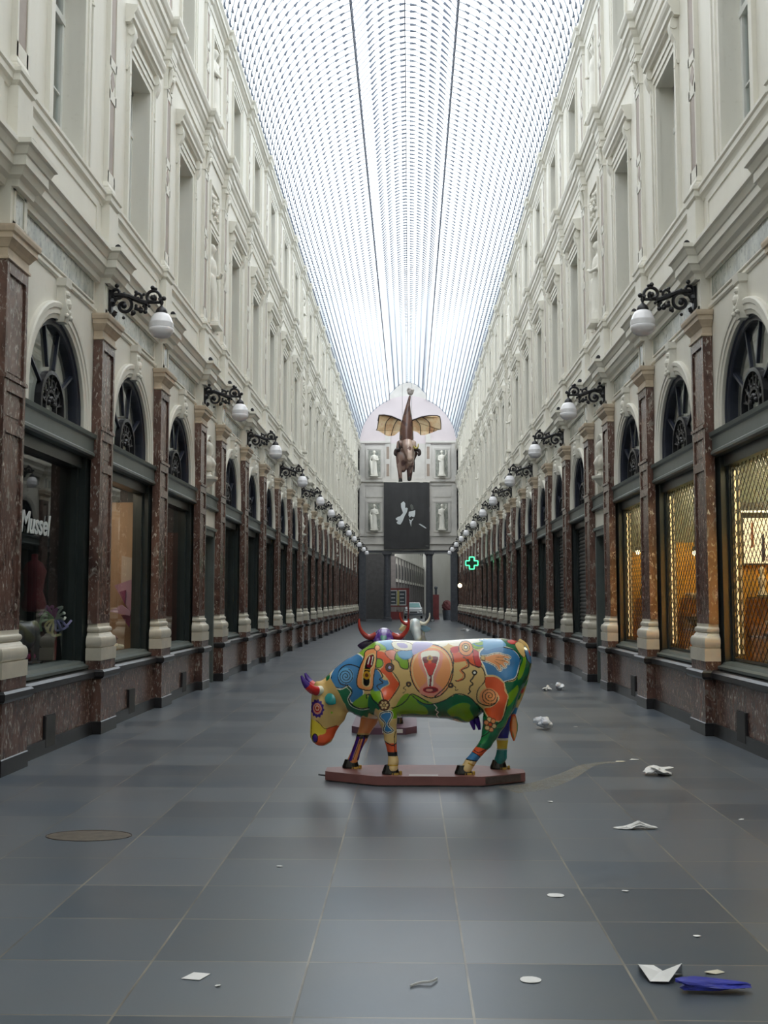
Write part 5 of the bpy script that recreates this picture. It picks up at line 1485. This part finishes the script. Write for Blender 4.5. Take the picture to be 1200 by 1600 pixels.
b = MB(); n = len(pts); b.prism([(-p[0]+4.4, p[1]-F1) for p in pts]+[(-aa(30)+4.4, .0)], 'y', -.03, .05); b.build('panel', plain('blackened_panel', (.012,.012,.014,1), .4), r)
b = MB(); b.tube([(-p[0]+4.4, -.03, p[1]-F1) for p in pts[3:]], .022, 7, flat=1.6); b.build('pale_rim', plain('pale_grey_rim', (.42,.44,.44,1), .4, var=.1), r, smooth=60)
r = empty('ribbon_bouquet', (-aa(92), 13.75, 1.38)); tag(r, 'bunch of white, pink and green ribbons on the dark arched panel', 'bouquet')
for k, (c, nm) in enumerate((((.62,.68,.60,1),'white_ribbon'),((.5,.22,.45,1),'pink_ribbon'),((.40,.62,.35,1),'green_ribbon'),((.7,.62,.3,1),'yellow_ribbon'),((.3,.3,.55,1),'lilac_ribbon'))):
    b = MB()
    for j in range(3):
        a = k*1.25+j*.45; p0 = Vector((.0,-.05,.08)); L = .16+.03*j
        b.tube(crom([tuple(p0), (L*.5*math.cos(a),-.08,.10+L*.5*math.sin(a)), (L*math.cos(a)*.8,-.09,.08+L*.9*math.sin(a)), (L*math.cos(a+.5),-.06,.05+L*math.sin(a+.5)*.8)], False, 4), .016, 6, flat=.4)
    b.build('ribbon', plain(nm, c, .5, var=.1), r, smooth=60)
b = MB(); b.tube([(0,-.04,.06),(.015,-.03,-.15),(.0,-.02,-.43)], [.012,.014,.02], 7); b.build('stem', plain('red_stem', (.3,.05,.05,1), .5), r)
r = empty('dress_form', (-aa(50,13.2), 13.2, F1)); tag(r, 'dark red dress form behind the glass of the dark shop window', 'mannequin')
b = MB(); b.lathe([(.001,.62),(.13,.64),(.16,.72),(.11,.88),(.13,1.02),(.15,1.12),(.10,1.22),(.04,1.26),(.04,1.33),(.001,1.34)], n=18, sy=.7); b.build('torso', plain('wine_cloth', (.14,.02,.03,1), .8, var=.2), r, smooth=60)
b = MB(); b.lathe([(.001,0),(.12,0),(.12,.02),(.02,.04),(.018,.64),(.001,.64)], n=14); b.build('stand', IRON, r, smooth=40)
r = empty('flower_bowl', (-4.62, 13.45, F1)); tag(r, 'low bowl of magenta flowers on the dark window floor', 'flower bowl')
b = MB(); b.lathe([(.001,0),(.08,0),(.12,.05),(.11,.05),(.001,.02)], n=16); b.build('bowl', CHAR, r, smooth=40)
b = MB()
for k in range(11): b.sphere((.08*math.cos(k*2.4)*(k/11)**.5, .08*math.sin(k*2.4)*(k/11)**.5, .075), .035, 5)
b.build('flower_heads', plain('magenta_petals', (.35,.03,.16,1), .6, var=.3, vscale=20), r, smooth=60)
# ---- second window: pink paper shapes, framed photo, pale balls
def a2(x): return (640-x)*17.3/1700-.11
def z2(y): return 1.7+(938-y)*17.3/1700
PINKP = plain('pink_paper', (.52,.30,.42,1), .6, var=.1); PURP = plain('purple_paper', (.22,.03,.12,1), .6, var=.15); PLB = plain('pale_paper', (.62,.52,.44,1), .6, var=.06)
def kite(name, pts, m, label, y=17.32):
    r = [( -a2(x), z2(q)) for x, q in pts]; cx = sum(p[0] for p in r)/len(r); zb = min(p[1] for p in r)
    b = MB(); b.prism([(p[0]-cx, p[1]-zb) for p in r], 'y', 0, .03); o = b.build(name, m, None, loc=(cx, y, zb)); tag(o, label, 'paper shape', 'paper shapes in the beige window'); return o
kite('pale_card', [(187,868),(206,872),(206,905),(187,911)], PLB, 'pale square card on the beige back of the shop window')
kite('pink_paper_shape', [(178,915),(206,905),(205,960),(196,945)], PINKP, 'pink folded paper triangle under the pale square card', 17.26)
kite('purple_paper_shape', [(187,925),(197,922),(196,944)], PURP, 'small purple triangle beside the pink folded paper', 17.22)
kite('pink_paper_wing', [(173,955),(192,945),(206,955),(205,962),(185,958)], PINKP, 'flat pink paper wing above the framed photo', 17.18)
kite('purple_paper_kite', [(190,961),(206,960),(203,980)], PURP, 'purple paper kite hanging below the pink wing', 17.24)
r = empty('framed_photo', (-4.72, 16.7, z2(973))); tag(r, 'small black framed photo in the beige shop window', 'framed photo')
b = MB(); b.box(-.07,.07,0,.025,0,.2); b.build('frame', IRON, r); b = MB(); b.box(-.045,.045,-.004,0,.03,.165); b.build('photo', SILV, r)
b = MB(); b.box(-.09,.09,-.02,.06,-(z2(973)-F1),-.0); b.build('stand', BEIGE, r)
BALLM = plain('cream_ball', (.70,.62,.48,1), .4, var=.1); PETM = plain('purple_foil', (.20,.06,.14,1), .35, var=.5, vscale=25)
SRC.pop('ball', None)
def mk_ball():
    b = MB(); b.sphere((0,0,.05), .05, 8); return b.build('cream_ball', BALLM, smooth=60)
k = 0
for y in (16.45, 16.6, 16.75, 16.9):
    for x in (4.36, 4.48):
        put('ball', mk_ball, (-x-.02*(k % 2), y, F1), 0, .9+.12*(k % 3), 'pale cream ball in the row on the beige shop window floor', 'ball', 'cream balls on the window floor'); k += 1
v, fcs = surf_nets(lambda X, Y, Z: ellipsoid(X, Y, Z, (0,0,.10), (.2,.14,.16))+.03*np.sin(23*X)*np.sin(31*Y+5)*np.sin(27*Z), (-.3,-.25,-.0), (.3,.25,.36), .018)
o = mesh_from('crumpled_foil', v, fcs, PETM, None, 1, (-4.72, 17.2, F1+.01)); tag(o, 'heap of crumpled purple foil behind the cream balls', 'foil')

# roller shutters and a white poster further along
def mk_shutter(s):
    r = empty('roller_shutter'); prof = []
    z = .95
    while z < 3.38: prof += [(4.215, z), (4.19, z+.03), (4.19, z+.06), (4.215, z+.085)]; z += .09
    prof = [(4.235,.95)]+prof+[(4.235, z)]
    b = MB(); b.prism(prof, 'y', -1.17, 1.17); b.build('curtain', plain('grey_shutter', (.10,.10,.10,1), .4, .3, .1), r, s)
    b = MB(); b.box(4.17, 4.235, -1.17, 1.17, .925, .97); b.build('bottom_bar', DPAINT, r, s); return r
src = None
for i, y in enumerate((25.1, 28.5)):
    if src is None: o = src = mk_shutter(1); o.location = (0, y, 0)
    else: o = dup(src, (0, y, 0))
    tag(o, '%s closed grey roller shutter past the side door by the yellow-lit shops' % ('first', 'second')[i], 'shutter', 'closed roller shutters')
b = MB(); b.box(4.26, 4.28, 31.0, 33.0, 1.0, 3.35); b.box(4.255, 4.26, 31.6, 32.7, 1.05, 1.9, 1); o = b.build('window_poster', [plain('white_poster', (.62,.62,.64,1), .5, var=.05), plain('red_poster_patch', (.35,.06,.05,1), .5)]); tag(o, 'tall white poster with a red foot, window just past the roller shutters', 'poster')

# small spotlights on the cornice
def mk_spot(s):
    r = empty('cornice_spotlight'); b = MB(); b.tube([(3.80,-.05,6.43),(3.80,.05,6.43)], .04, 10); b.build('lamp_head', IRON, r, s, smooth=40)
    b = MB(); b.box(3.785, 3.815, -.012, .012, 6.335, 6.40); b.build('foot', IRON, r, s); return r
for side, s in SIDES:
    src = None
    for i, y in enumerate(P[1:7]):
        if src is None: o = src = mk_spot(s); o.location = (0, y-.05, 0)
        else: o = dup(src, (0, y-.05, 0))
        tag(o, 'tiny black spotlight on the cornice, %s from camera %s' % (ORD[i+1], WHERE[s]), 'spotlight', 'spotlights on the cornice')
# ------------------------------------------------------------------ banner on the end wall
def bX(u): return .11+((590+u/12)-640)*88.25/1700
def bZ(v): return 1.7+(938-(740+v/12))*88.25/1700
BY = 88.18
BANC = plain('black_banner_cloth', (.038,.038,.040,1), .75, var=.15, vscale=1.2)
r = empty('hanging_banner', (-.1, BY, 5.85)); tag(r, 'huge black cloth banner with a white hand and face, hung above the portal', 'banner')
OB = (.1, -BY, -5.85)
def bwave(x, z): return BY+.03*math.sin(x*3.1+.3*z)+.02*math.sin(x*7.3-.5*z)
b = MB(); nx, nz = 24, 16; x0, x1, z0, z1 = -1.97, 1.74, 5.86, 11.3
for fb in (0, .012):
    for i in range(nx):
        for j in range(nz):
            q = [(x0+(x1-x0)*(i+a)/nx, z0+(z1-z0)*(j+c)/nz) for a, c in ((0,0),(1,0),(1,1),(0,1))]
            b.poly([(x, bwave(x,z)+fb, z) for x, z in q])
b.build('cloth', BANC, r, smooth=60, loc=OB)
WPR = plain('white_print', (.62,.66,.68,1), .7, var=.05); GPR = plain('grey_print', (.12,.13,.12,1), .7, var=.1)
def prnt(name, pts, m):
    b = MB(); P_ = [(bX(u), bZ(v)) for u, v in pts]
    ym = min(bwave(x, z) for x, z in P_)
    b.prism(P_, 'y', ym-.05, ym-.045); b.build(name, m, r, loc=OB)
prnt('hand_print', [(440,560),(490,520),(522,560),(520,650),(545,640),(570,655),(555,720),(510,800),(470,900),(430,960),(380,950),(355,915),(390,888),(350,870),(340,842),(390,812),(430,800),(480,740),(445,640)], WPR)
prnt('face_print', [(590,720),(650,705),(710,690),(706,770),(690,820),(655,815),(640,800),(605,830),(582,785)], WPR)
prnt('brow_print', [(615,590),(640,575),(665,600),(680,660),(650,690),(625,670)], GPR)
prnt('chin_print', [(588,850),(605,900),(640,905),(680,845),(655,850),(635,880),(610,870)], WPR)
prnt('shirt_print', [(602,905),(640,905),(632,1000)], WPR)
prnt('microphone_print', [(770,950),(800,945),(870,985),(925,1030),(895,1030),(830,990)], WPR)
prnt('signature_print', [(900,1350),(960,1355),(955,1372),(905,1366)], GPR)
b = MB(); b.box(x0-.05, x1+.05, BY+.02, BY+.07, 11.28, 11.36); b.build('top_rail', STONE, r, loc=OB)

# ------------------------------------------------------------------ lit signs on the wall
GRN = emis('green_neon', (.08,1,.38,1), 2.2)
r = empty('pharmacy_sign', (3.2, 54.2, 3.54)); tag(r, 'glowing green cross sign standing out from the wall of yellow-lit shops', 'sign')
def plus(h, t): return [(-t,-h),(t,-h),(t,-t),(h,-t),(h,t),(t,t),(t,h),(-t,h),(-t,t),(-h,t),(-h,-t),(-t,-t)]
b = MB(); b.prism(plus(.33,.14), 'y', -.06, .06); b.build('housing', plain('dark_green_housing', (.01,.03,.02,1), .4), r)
b = MB()
for y in (-.075, .075):
    c = plus(.30,.115); c = [(x, y, z) for x, z in c]; 
    for p, q in zip(c, c[1:]+c[:1]): b.tube([p, q], .024, 6)
b.build('neon_outline', GRN, r)
b = MB(); b.box(.3, .72, -.02, .02, -.02, .02); b.box(.70, .73, -.08, .08, -.12, .12); b.build('bracket', IRON, r)
r = empty('wall_light', (3.66, 77.0, 2.74)); tag(r, 'warm glowing globe light low on the wall, beyond the green cross', 'light')
b = MB(); b.sphere((0,0,0), .15, 8); b.build('globe', emis('warm_globe', (1,.82,.5,1), 3), r, smooth=60)
b = MB(); b.tube([(0,0,.15),(.0,0,.24),(.16,0,.26),(.25,0,.2)], .02, 6); b.build('arm', IRON, r)

# ------------------------------------------------------------------ litter on the slabs
PAPER = plain('white_paper', (.74,.74,.74,1), .7, var=.05); PAPERB = plain('bluish_plastic', (.62,.66,.74,1), .35, var=.08); CREAMP = plain('cream_paper', (.62,.58,.46,1), .7, var=.08)
BLUEB = plain('blue_plastic', (.035,.045,.36,1), .35, var=.2, vscale=15)
def crumple(name, size, seed, m, loc, rz=0, amp=.5, parent=None):
    rs = np.random.RandomState(seed); bm = bmesh.new(); bmesh.ops.create_icosphere(bm, subdivisions=3, radius=1)
    dirs = rs.normal(size=(14,3)); ph = rs.rand(14)*6.28
    for v in bm.verts:
        p = np.array(v.co); f = 1.0
        for d_, h in zip(dirs, ph): f += amp*.16*math.sin(3.2*p@d_+h)
        f += amp*.25*(abs(math.sin(5*p[0]+seed)*math.sin(4*p[1]))-.4)
        v.co = Vector(p*f)
    zs = min(v.co.z for v in bm.verts)
    for v in bm.verts:
        z = (v.co.z-zs)/2; v.co = Vector((v.co.x*size[0]/2, v.co.y*size[1]/2, max(z, 0)*size[2]))
    for k in (0, 1, 2):
        lo, hi = min(v.co[k] for v in bm.verts), max(v.co[k] for v in bm.verts)
        for v in bm.verts: v.co[k] = ((v.co[k]-lo)/(hi-lo)-(.5 if k < 2 else 0))*size[k]
    me = bpy.data.meshes.new(name); bm.to_mesh(me); bm.free(); me.materials.append(m)
    o = link(name, me, parent, loc); o.rotation_euler = (0,0,rz); return o
def sheet(name, pts, m, loc, lift=.0, seed=1, rz=0, th=.0015):
    """a thin sheet with a slight curl"""
    rs = np.random.RandomState(seed); n = len(pts); h = [.002+lift*abs(rs.normal()) for _ in pts]
    c = (sum(p[0] for p in pts)/n, sum(p[1] for p in pts)/n); b = MB(); hc = .003+lift*.5
    for i in range(n):
        j = (i+1) % n; p, q = pts[i], pts[j]
        b.poly([(p[0],p[1],h[i]+th),(q[0],q[1],h[j]+th),(c[0],c[1],hc+th)]); b.poly([(q[0],q[1],h[j]),(p[0],p[1],h[i]),(c[0],c[1],hc)])
        b.poly([(p[0],p[1],h[i]),(q[0],q[1],h[j]),(q[0],q[1],h[j]+th),(p[0],p[1],h[i]+th)])
    o = b.build(name, m, None, loc=loc); o.rotation_euler = (0,0,rz); return o
G = 'litter on the slabs'
def disc(rx, ry, n=14): return [(rx*math.cos(2*math.pi*i/n), ry*math.sin(2*math.pi*i/n)) for i in range(n)]
tag(sheet('paper_card', [(-.06,-.035),(.025,-.05),(.06,.035),(-.02,.05)], PAPER, (-.86,5.06,0), .001), 'small white rectangular card on the slabs', 'paper', G)
tag(sheet('paper_scrap', disc(.014,.014,6), PAPER, (-.74,4.94,0), .002), 'tiny white scrap beside the rectangular card', 'paper', G)
b = MB(); c = crom([(-.06,-.04,.006),(-.02,-.005,.008),(.03,.0,.012),(.06,.05,.008)], False, 5); b.tube(c, .006, 6, flat=.5)
tag(b.build('paper_strip', PAPER, None, smooth=60, loc=(.17,4.99,0)), 'thin curled white strip on the slabs in the middle', 'paper', G)
tag(sheet('paper_disc', disc(.048,.042), PAPER, (.65,5.05,0), .001), 'round white paper disc closest to the thin curled strip', 'paper', G)
tag(sheet('paper_disc', disc(.050,.040), PAPER, (.95,6.46,0), .001), 'round white paper disc farther up, between strip and grazing cow', 'paper', G)
o = crumple('plastic_bag', (.33,.13,.045), 5, BLUEB, (1.43,4.93,.011), -.12, .45); tag(o, 'crumpled blue plastic bag lying on the slabs', 'bag', G)
v = o.data.vertices
for q in v: q.co.y *= 1.25-.9*(q.co.x/.17+1)/2*.8; q.co.z *= 1.2-.5*(q.co.x/.17+1)/2
o = sheet('crumpled_paper', [(-.14,.02),(-.10,-.09),(-.02,-.10),(.05,-.02),(.06,.055),(-.02,.04),(-.06,.11),(-.13,.13)], PAPER, (1.285,5.10,0), .026, 11, -.1); tag(o, 'torn white paper beside the blue plastic bag', 'paper', G)
tag(sheet('yellowed_scrap', [(-.05,-.01),(0,-.02),(.05,.01),(.02,.025),(-.03,.02)], CREAMP, (1.50,5.16,0), .004, 3), 'yellowed paper scrap just behind the blue bag', 'paper', G)
o = crumple('folded_tissue', (.33,.10,.055), 8, PAPER, (1.79,8.33,.001), .05, .9); tag(o, 'long folded white tissue on the slabs, short of the sand trail', 'paper', G)
for q in o.data.vertices: q.co.z *= .35+.9*math.exp(-((q.co.x-.03)/.05)**2)
tag(crumple('crumpled_tissue', (.32,.26,.09), 21, PAPER, (2.53,10.85,.001), .4, 1.5), 'big crumpled white tissue beside the sand trail', 'paper', G)
tag(sheet('paper_scrap', [(-.06,-.02),(.02,-.03),(.05,0),(.0,.03),(-.05,.03)], CREAMP, (2.34,11.72,0), .006, 4), 'cream scrap at the end of the sand trail', 'paper', G)
tag(sheet('paper_scrap', [(-.05,-.02),(.04,-.03),(.06,.02),(-.02,.03)], PAPER, (2.50,11.85,0), .008, 6), 'white scrap past the cream scrap, end of the sand trail', 'paper', G)
tag(crumple('plastic_bag', (.26,.22,.17), 31, PAPERB, (1.87,14.6,.001), .2, .8), 'puffed pale plastic bag behind the grazing cow tail', 'bag', G)
tag(crumple('plastic_bag', (.20,.2,.15), 41, PAPERB, (2.96,20.9,.001), .2, .8), 'puffed pale plastic bag near the side door', 'bag', G)
tag(crumple('crumpled_paper', (.22,.2,.10), 43, PAPER, (2.72,20.8,.001), .9, 1.2), 'crumpled white paper touching the bag near the side door', 'paper', G)
tag(crumple('crumpled_paper', (.60,.4,.16), 47, PAPER, (3.13,59.6,.001), .3, 1.0), 'far crumpled white paper by the wall past the cows', 'paper', G)
tag(crumple('crumpled_paper', (.26,.26,.2), 53, PAPER, (1.92,86.5,.001), .3, 1.0), 'white paper ball just short of the portal', 'paper', G)
for k, (x, y, lab) in enumerate(((1.37,6.56,'tiny white flake between the far paper disc and the wall'),(1.56,5.71,'tiny white flake above the blue plastic bag'),(-.73,7.11,'tiny white flake on the slabs before the red base board'),(2.68,8.68,'tiny white flake beyond the long folded tissue'),(1.3,9.4,'tiny white flake between folded tissue and base board'),(2.35,14.9,'tiny white flake beside the puffed plastic bag'),(3.0,22.4,'tiny white flake behind the bag near the side door'))):
    tag(sheet('paper_flake', [(p[0]*(1+.3*math.sin(k+i)), p[1]) for i, p in enumerate(disc(.016+.0008*y, .012+.0008*y, 6))], PAPER, (x, y, 0), .002, k+60), lab, 'paper', G)
# sand trail
t = NT('pale_sand'); t.b.inputs['Base Color'].default_value = (.34,.32,.27,1); t.b.inputs['Roughness'].default_value = .9
f1 = t.noise(6, 6, .7); f2 = t.noise(70, 3, .7); m_ = t.new('ShaderNodeMath', operation='MULTIPLY'); t.link(f1, m_.inputs[0]); t.link(f2, m_.inputs[1])
t.link(t.ramp(m_.outputs[0], [(.15, 0.), (.38, .85)]), t.b.inputs['Alpha'])
def gp(x, y): return {(800,1228):(1.08,10.22),(850,1222):(1.40,10.45),(890,1208):(1.68,10.98),(925,1194):(1.97,11.55),(975,1190):(2.32,11.72)}[(x,y)]
c = crom([(.98,9.98),(1.20,10.10),(1.42,10.38),(1.70,10.92),(1.98,11.50),(2.36,11.74)], False, 8); b = MB()
for i in range(len(c)-1):
    w0 = .16*(1-i/len(c))+.035; w1 = .16*(1-(i+1)/len(c))+.035; d_ = c[i+1]-c[i]; n_ = np.array((-d_[1], d_[0]))/np.linalg.norm(d_)
    b.poly([(*(c[i]-n_*w0), .0015), (*(c[i]-n_*w0*0), .004), (*(c[i+1]), .004), (*(c[i+1]-n_*w1), .0015)]); b.poly([(*(c[i]), .004), (*(c[i]+n_*w0), .0015), (*(c[i+1]+n_*w1), .0015), (*(c[i+1]), .004)])
tag(b.build('spilled_sand', t.mat), 'pale trail of spilled sand running from the red base board', 'sand', kind='stuff')
# manhole cover
r = empty('manhole_cover', (-2.215, 7.99, 0)); tag(r, 'oblong rusty manhole cover set in the slabs', 'manhole cover')
RUST = plain('rusty_iron', (.115,.095,.075,1), .5, .1, .3, 14)
b = MB(); b.prism(disc(.30,.17,22), 'z', .0, .003); b.build('lid', RUST, r)
b = MB(); c = disc(.31,.18,22)
for p, q in zip(c, c[1:]+c[:1]): b.tube([(*p,.002),(*q,.002)], .004, 5)
b.build('rim', plain('brown_rim', (.07,.055,.045,1), .5), r)

# ------------------------------------------------------------------ beyond the portal: cross street and the next gallery
DULLP = plain('dull_grey_pilaster', (.22,.20,.19,1), .5)
def far_wall(name, x0, y0, x1, y1, n, s):
    L = math.hypot(x1-x0, y1-y0); w = L/n; b = MB()
    b.box(0, L, 0, .3, 3.6, 14); b.box(0, L, .3, .34, 0, 3.6, 1); b.box(0, L, -.05, .3, 0, .8, 2)
    b.box(0, L, -.12, 0, 5.7, 5.95); b.box(0, L, -.06, 0, 3.4, 3.62)
    for i in range(n+1): b.box(i*w-.28, i*w+.28, -.1, .3, 0, 5.7, 3)
    for i in range(n):
        pts = [(i*w+w/2-.8, 3.7)]+[(i*w+w/2+.8*math.cos(R(180-15*k)), 4.2+.9*math.sin(R(15*k))) for k in range(13)]+[(i*w+w/2+.8, 3.7)]
        b.prism([(p[0], p[1]) for p in pts], 'y', -.03, .02, 1)
        b.box(i*w+w/2-.5, i*w+w/2+.5, -.03, .02, 7.3, 9.7, 1)
    o = struct(b.build(name, [STONE, ROOM, REDM, DULLP])); o.location = (x0, y0, 0); o.rotation_euler = (0, 0, math.atan2(y1-y0, x1-x0)); return o
far_wall('wall_next_left', -1.25, 99, 1.9, 141, 12, 1)
o = far_wall('wall_next_right', 10.5, 141, 6.9, 99, 12, 1)
b = MB(); b.box(-3, 14, 141.5, 142, 0, 16); b.box(-8, -1.25, 99, 99.4, 0, 14, 1); b.box(6.9, 13, 99, 99.4, 0, 14, 1); b.box(-8.2, -8, 89.2, 99.4, 0, 14); b.box(13, 13.2, 89.2, 99.4, 0, 14)
struct(b.build('wall_next_end', [STONE, ROOM]))
b = MB(); b.poly([(-3,99,14.1),(14,99,14.1),(14,142,14.1),(-3,142,14.1)]); struct(b.build('ceiling_next', m_glass('dimming_roof_glass', (.30,.32,.33,1), .3)))  # out-of-view roof, its glass darkened to dim the next gallery
# notice board, car, red stand, tub
RED = plain('dull_red_paint', (.16,.03,.03,1), .5, var=.2); FRW = plain('grey_white_frame', (.42,.43,.42,1), .5, var=.1)
YQ = 97.0
def qx(x): return .11+(x-640)*YQ/1700
def qz(y): return max(0, 1.7+(938-y)*YQ/1700)
r = empty('notice_board', (qx(621), YQ, 0)); tag(r, 'red framed double notice board standing in the cross street behind the cows', 'notice board')
b = MB()
for x in (qx(605)-qx(621), qx(638)-qx(621)): b.box(x-.08, x+.08, 0, .12, 0, qz(919))
b.box(qx(605)-qx(621), qx(638)-qx(621), .02, .1, qz(948), qz(919)); b.box(qx(605)-qx(621), qx(630)-qx(621), .02, .3, 0, .7); b.build('red_frame', RED, r)
for xa, xb in ((609,621),(622.5,635)):
    b = MB(); a_, c_ = qx(xa)-qx(621), qx(xb)-qx(621)
    b.box(a_, c_, -.03, .02, qz(946), qz(922)); f_ = b.build('panel_frame', FRW, r)
    b = MB(); b.box(a_+.09, c_-.09, -.04, -.03, qz(946)+.12, qz(922)-.10); b.build('notice_sheet', CHAR, f_)
    b = MB()
    for z in (.3, .62, .95): b.box(a_+.14, c_-.2, -.045, -.04, qz(946)+z, qz(946)+z+.1)
    b.build('print', FRW, f_)
b = MB(); b.box(qx(621)-qx(621)-.02, qx(623)-qx(621)+.05, -.05, -.03, qz(946), qz(923)); b.build('yellow_strip', plain('dull_yellow', (.38,.33,.10,1), .5), r)
YQ = 101.5
r = empty('parked_car', (qx(646), YQ, 0)); tag(r, 'small pale car parked nose on in the cross street behind the cows', 'car')
b = MB()
b.loops([[(x, 0, z) for x, z in ((-.8,.3),(.8,.3),(.84,.7),(.75,.92),(-.75,.92),(-.84,.7))], [(x, .1+0, z) for x, z in ((-.82,.28),(.82,.28),(.86,.7),(.78,.96),(-.78,.96),(-.86,.7))],
         [(x, 1.0, z) for x, z in ((-.84,.26),(.84,.26),(.87,.75),(.8,1.05),(-.8,1.05),(-.87,.75))], [(x, 2.9, z) for x, z in ((-.84,.26),(.84,.26),(.87,.75),(.8,1.05),(-.8,1.05),(-.87,.75))]])
b.loops([[(x, .95, 1.02) for x in (-.74,-.3,.3,.74)]+[(x, 2.7, 1.02) for x in (.74,-.74)], [(x, 1.5, 1.5) for x in (-.58,-.25,.25,.58)]+[(x, 2.3, 1.5) for x in (.58,-.58)]])
b.build('car_body', plain('silver_car_paint', (.50,.53,.54,1), .25, .3, .05), r, smooth=30)
b = MB(); b.prism([(-.64,1.06),(.64,1.06),(.52,1.44),(-.52,1.44)], 'y', 0, .02); m_ = b.build('windscreen', plain('teal_screen', (.12,.26,.26,1), .08, var=0), r)
m_.rotation_euler = (0,0,0); 
for v in m_.data.vertices: v.co.y += .92+(v.co.z-1.04)*1.15
for sg in (-1, 1):
    b = MB(); b.sphere((sg*.62,-.01,.68), .11, 6, sc=(1.3,.4,.8)); b.build('headlight', SILV, r, smooth=60)
    for y in (.55, 2.4):
        b = MB(); b.lathe([(.001,-.09),(.29,-.09),(.31,-.05),(.31,.05),(.29,.09),(.001,.09)], (0,0,0), 16); w_ = b.build('wheel', IRON, r, smooth=40); w_.rotation_euler = (0, math.pi/2, 0); w_.location = (sg*.76, y, .31)
b = MB(); b.box(-.8, .8, -.05, .05, .34, .5); b.build('bumper', CHAR, r); b = MB(); b.box(-.35,.35,-.02,.02,.54,.66); b.build('radiator', IRON, r)
r = empty('red_display_stand', (2.45, 97, 0)); tag(r, 'tall red stand in the portal opening on the green cross side', 'stand')
b = MB(); b.box(-.3,.3,-.25,.25,0,.15); b.build('foot', RED, r); b = MB(); b.box(-.26,.26,-.2,.2,.15,2.2); b.build('cabinet', RED, r); b = MB(); b.box(-.1,.1,-.1,.1,2.2,2.75); b.sphere((0,0,2.8), .16, 6); b.build('finial', CHAR, r)
r = empty('planter_tub', (3.35, 95, 0)); tag(r, 'dark tub with a reddish shrub beside the tall red stand', 'planter')
b = MB(); b.lathe([(.001,0),(.32,0),(.4,.85),(.36,.85),(.001,.7)], n=16); b.build('tub', CHAR, r, smooth=40)
v, fcs = surf_nets(lambda X, Y, Z: ellipsoid(X, Y, Z, (0,0,1.2), (.42,.42,.5))+.06*np.sin(17*X)*np.sin(15*Y)*np.sin(16*Z), (-.6,-.6,.6), (.6,.6,1.9), .05)
mesh_from('shrub', v, fcs, plain('reddish_leaves', (.12,.03,.03,1), .7, var=.5, vscale=12), r, 1)
SKY = 2.6; EXPO = 0.25
# ------------------------------------------------------------------ camera, sky, exposure
f = 1700.; vx, vy = 640., 938.
d = Vector((vx-600, -(vy-800), f)).normalized()
psi = math.asin(d.x); pit = math.asin(-d.y/math.cos(psi))
cam = bpy.data.cameras.new('camera'); co = bpy.data.objects.new('camera', cam); COL.objects.link(co)
co.location = (.11, 0, 1.7); co.rotation_euler = (math.pi/2+pit, 0, psi)
cam.sensor_fit = 'VERTICAL'; cam.sensor_height = 24; cam.lens = 1700*24/1600; cam.clip_end = 500; cam.clip_start = .05
SC.camera = co
w = bpy.data.worlds.new('overcast_sky'); SC.world = w; w.use_nodes = True
nt = w.node_tree; bg = nt.nodes['Background']
tc = nt.nodes.new('ShaderNodeTexCoord'); sp = nt.nodes.new('ShaderNodeSeparateXYZ'); rp = nt.nodes.new('ShaderNodeValToRGB')
nt.links.new(tc.outputs['Generated'], sp.inputs[0]); nt.links.new(sp.outputs['Z'], rp.inputs[0]); nt.links.new(rp.outputs[0], bg.inputs['Color'])
rp.color_ramp.elements[0].color = (.78,.86,.94,1); rp.color_ramp.elements[1].color = (1,.985,.96,1)
bg.inputs['Strength'].default_value = SKY
SC.view_settings.view_transform = 'Standard'; SC.view_settings.look = 'None'
SC.view_settings.gamma = 1; SC.view_settings.use_curve_mapping = False; SC.view_settings.exposure = EXPO
cy = SC.cycles
cy.max_bounces = 10; cy.diffuse_bounces = 5; cy.glossy_bounces = 4; cy.transmission_bounces = 6; cy.transparent_max_bounces = 16
cy.sample_clamp_indirect = 6; cy.caustics_reflective = False; cy.caustics_refractive = False
cy.use_denoising = True
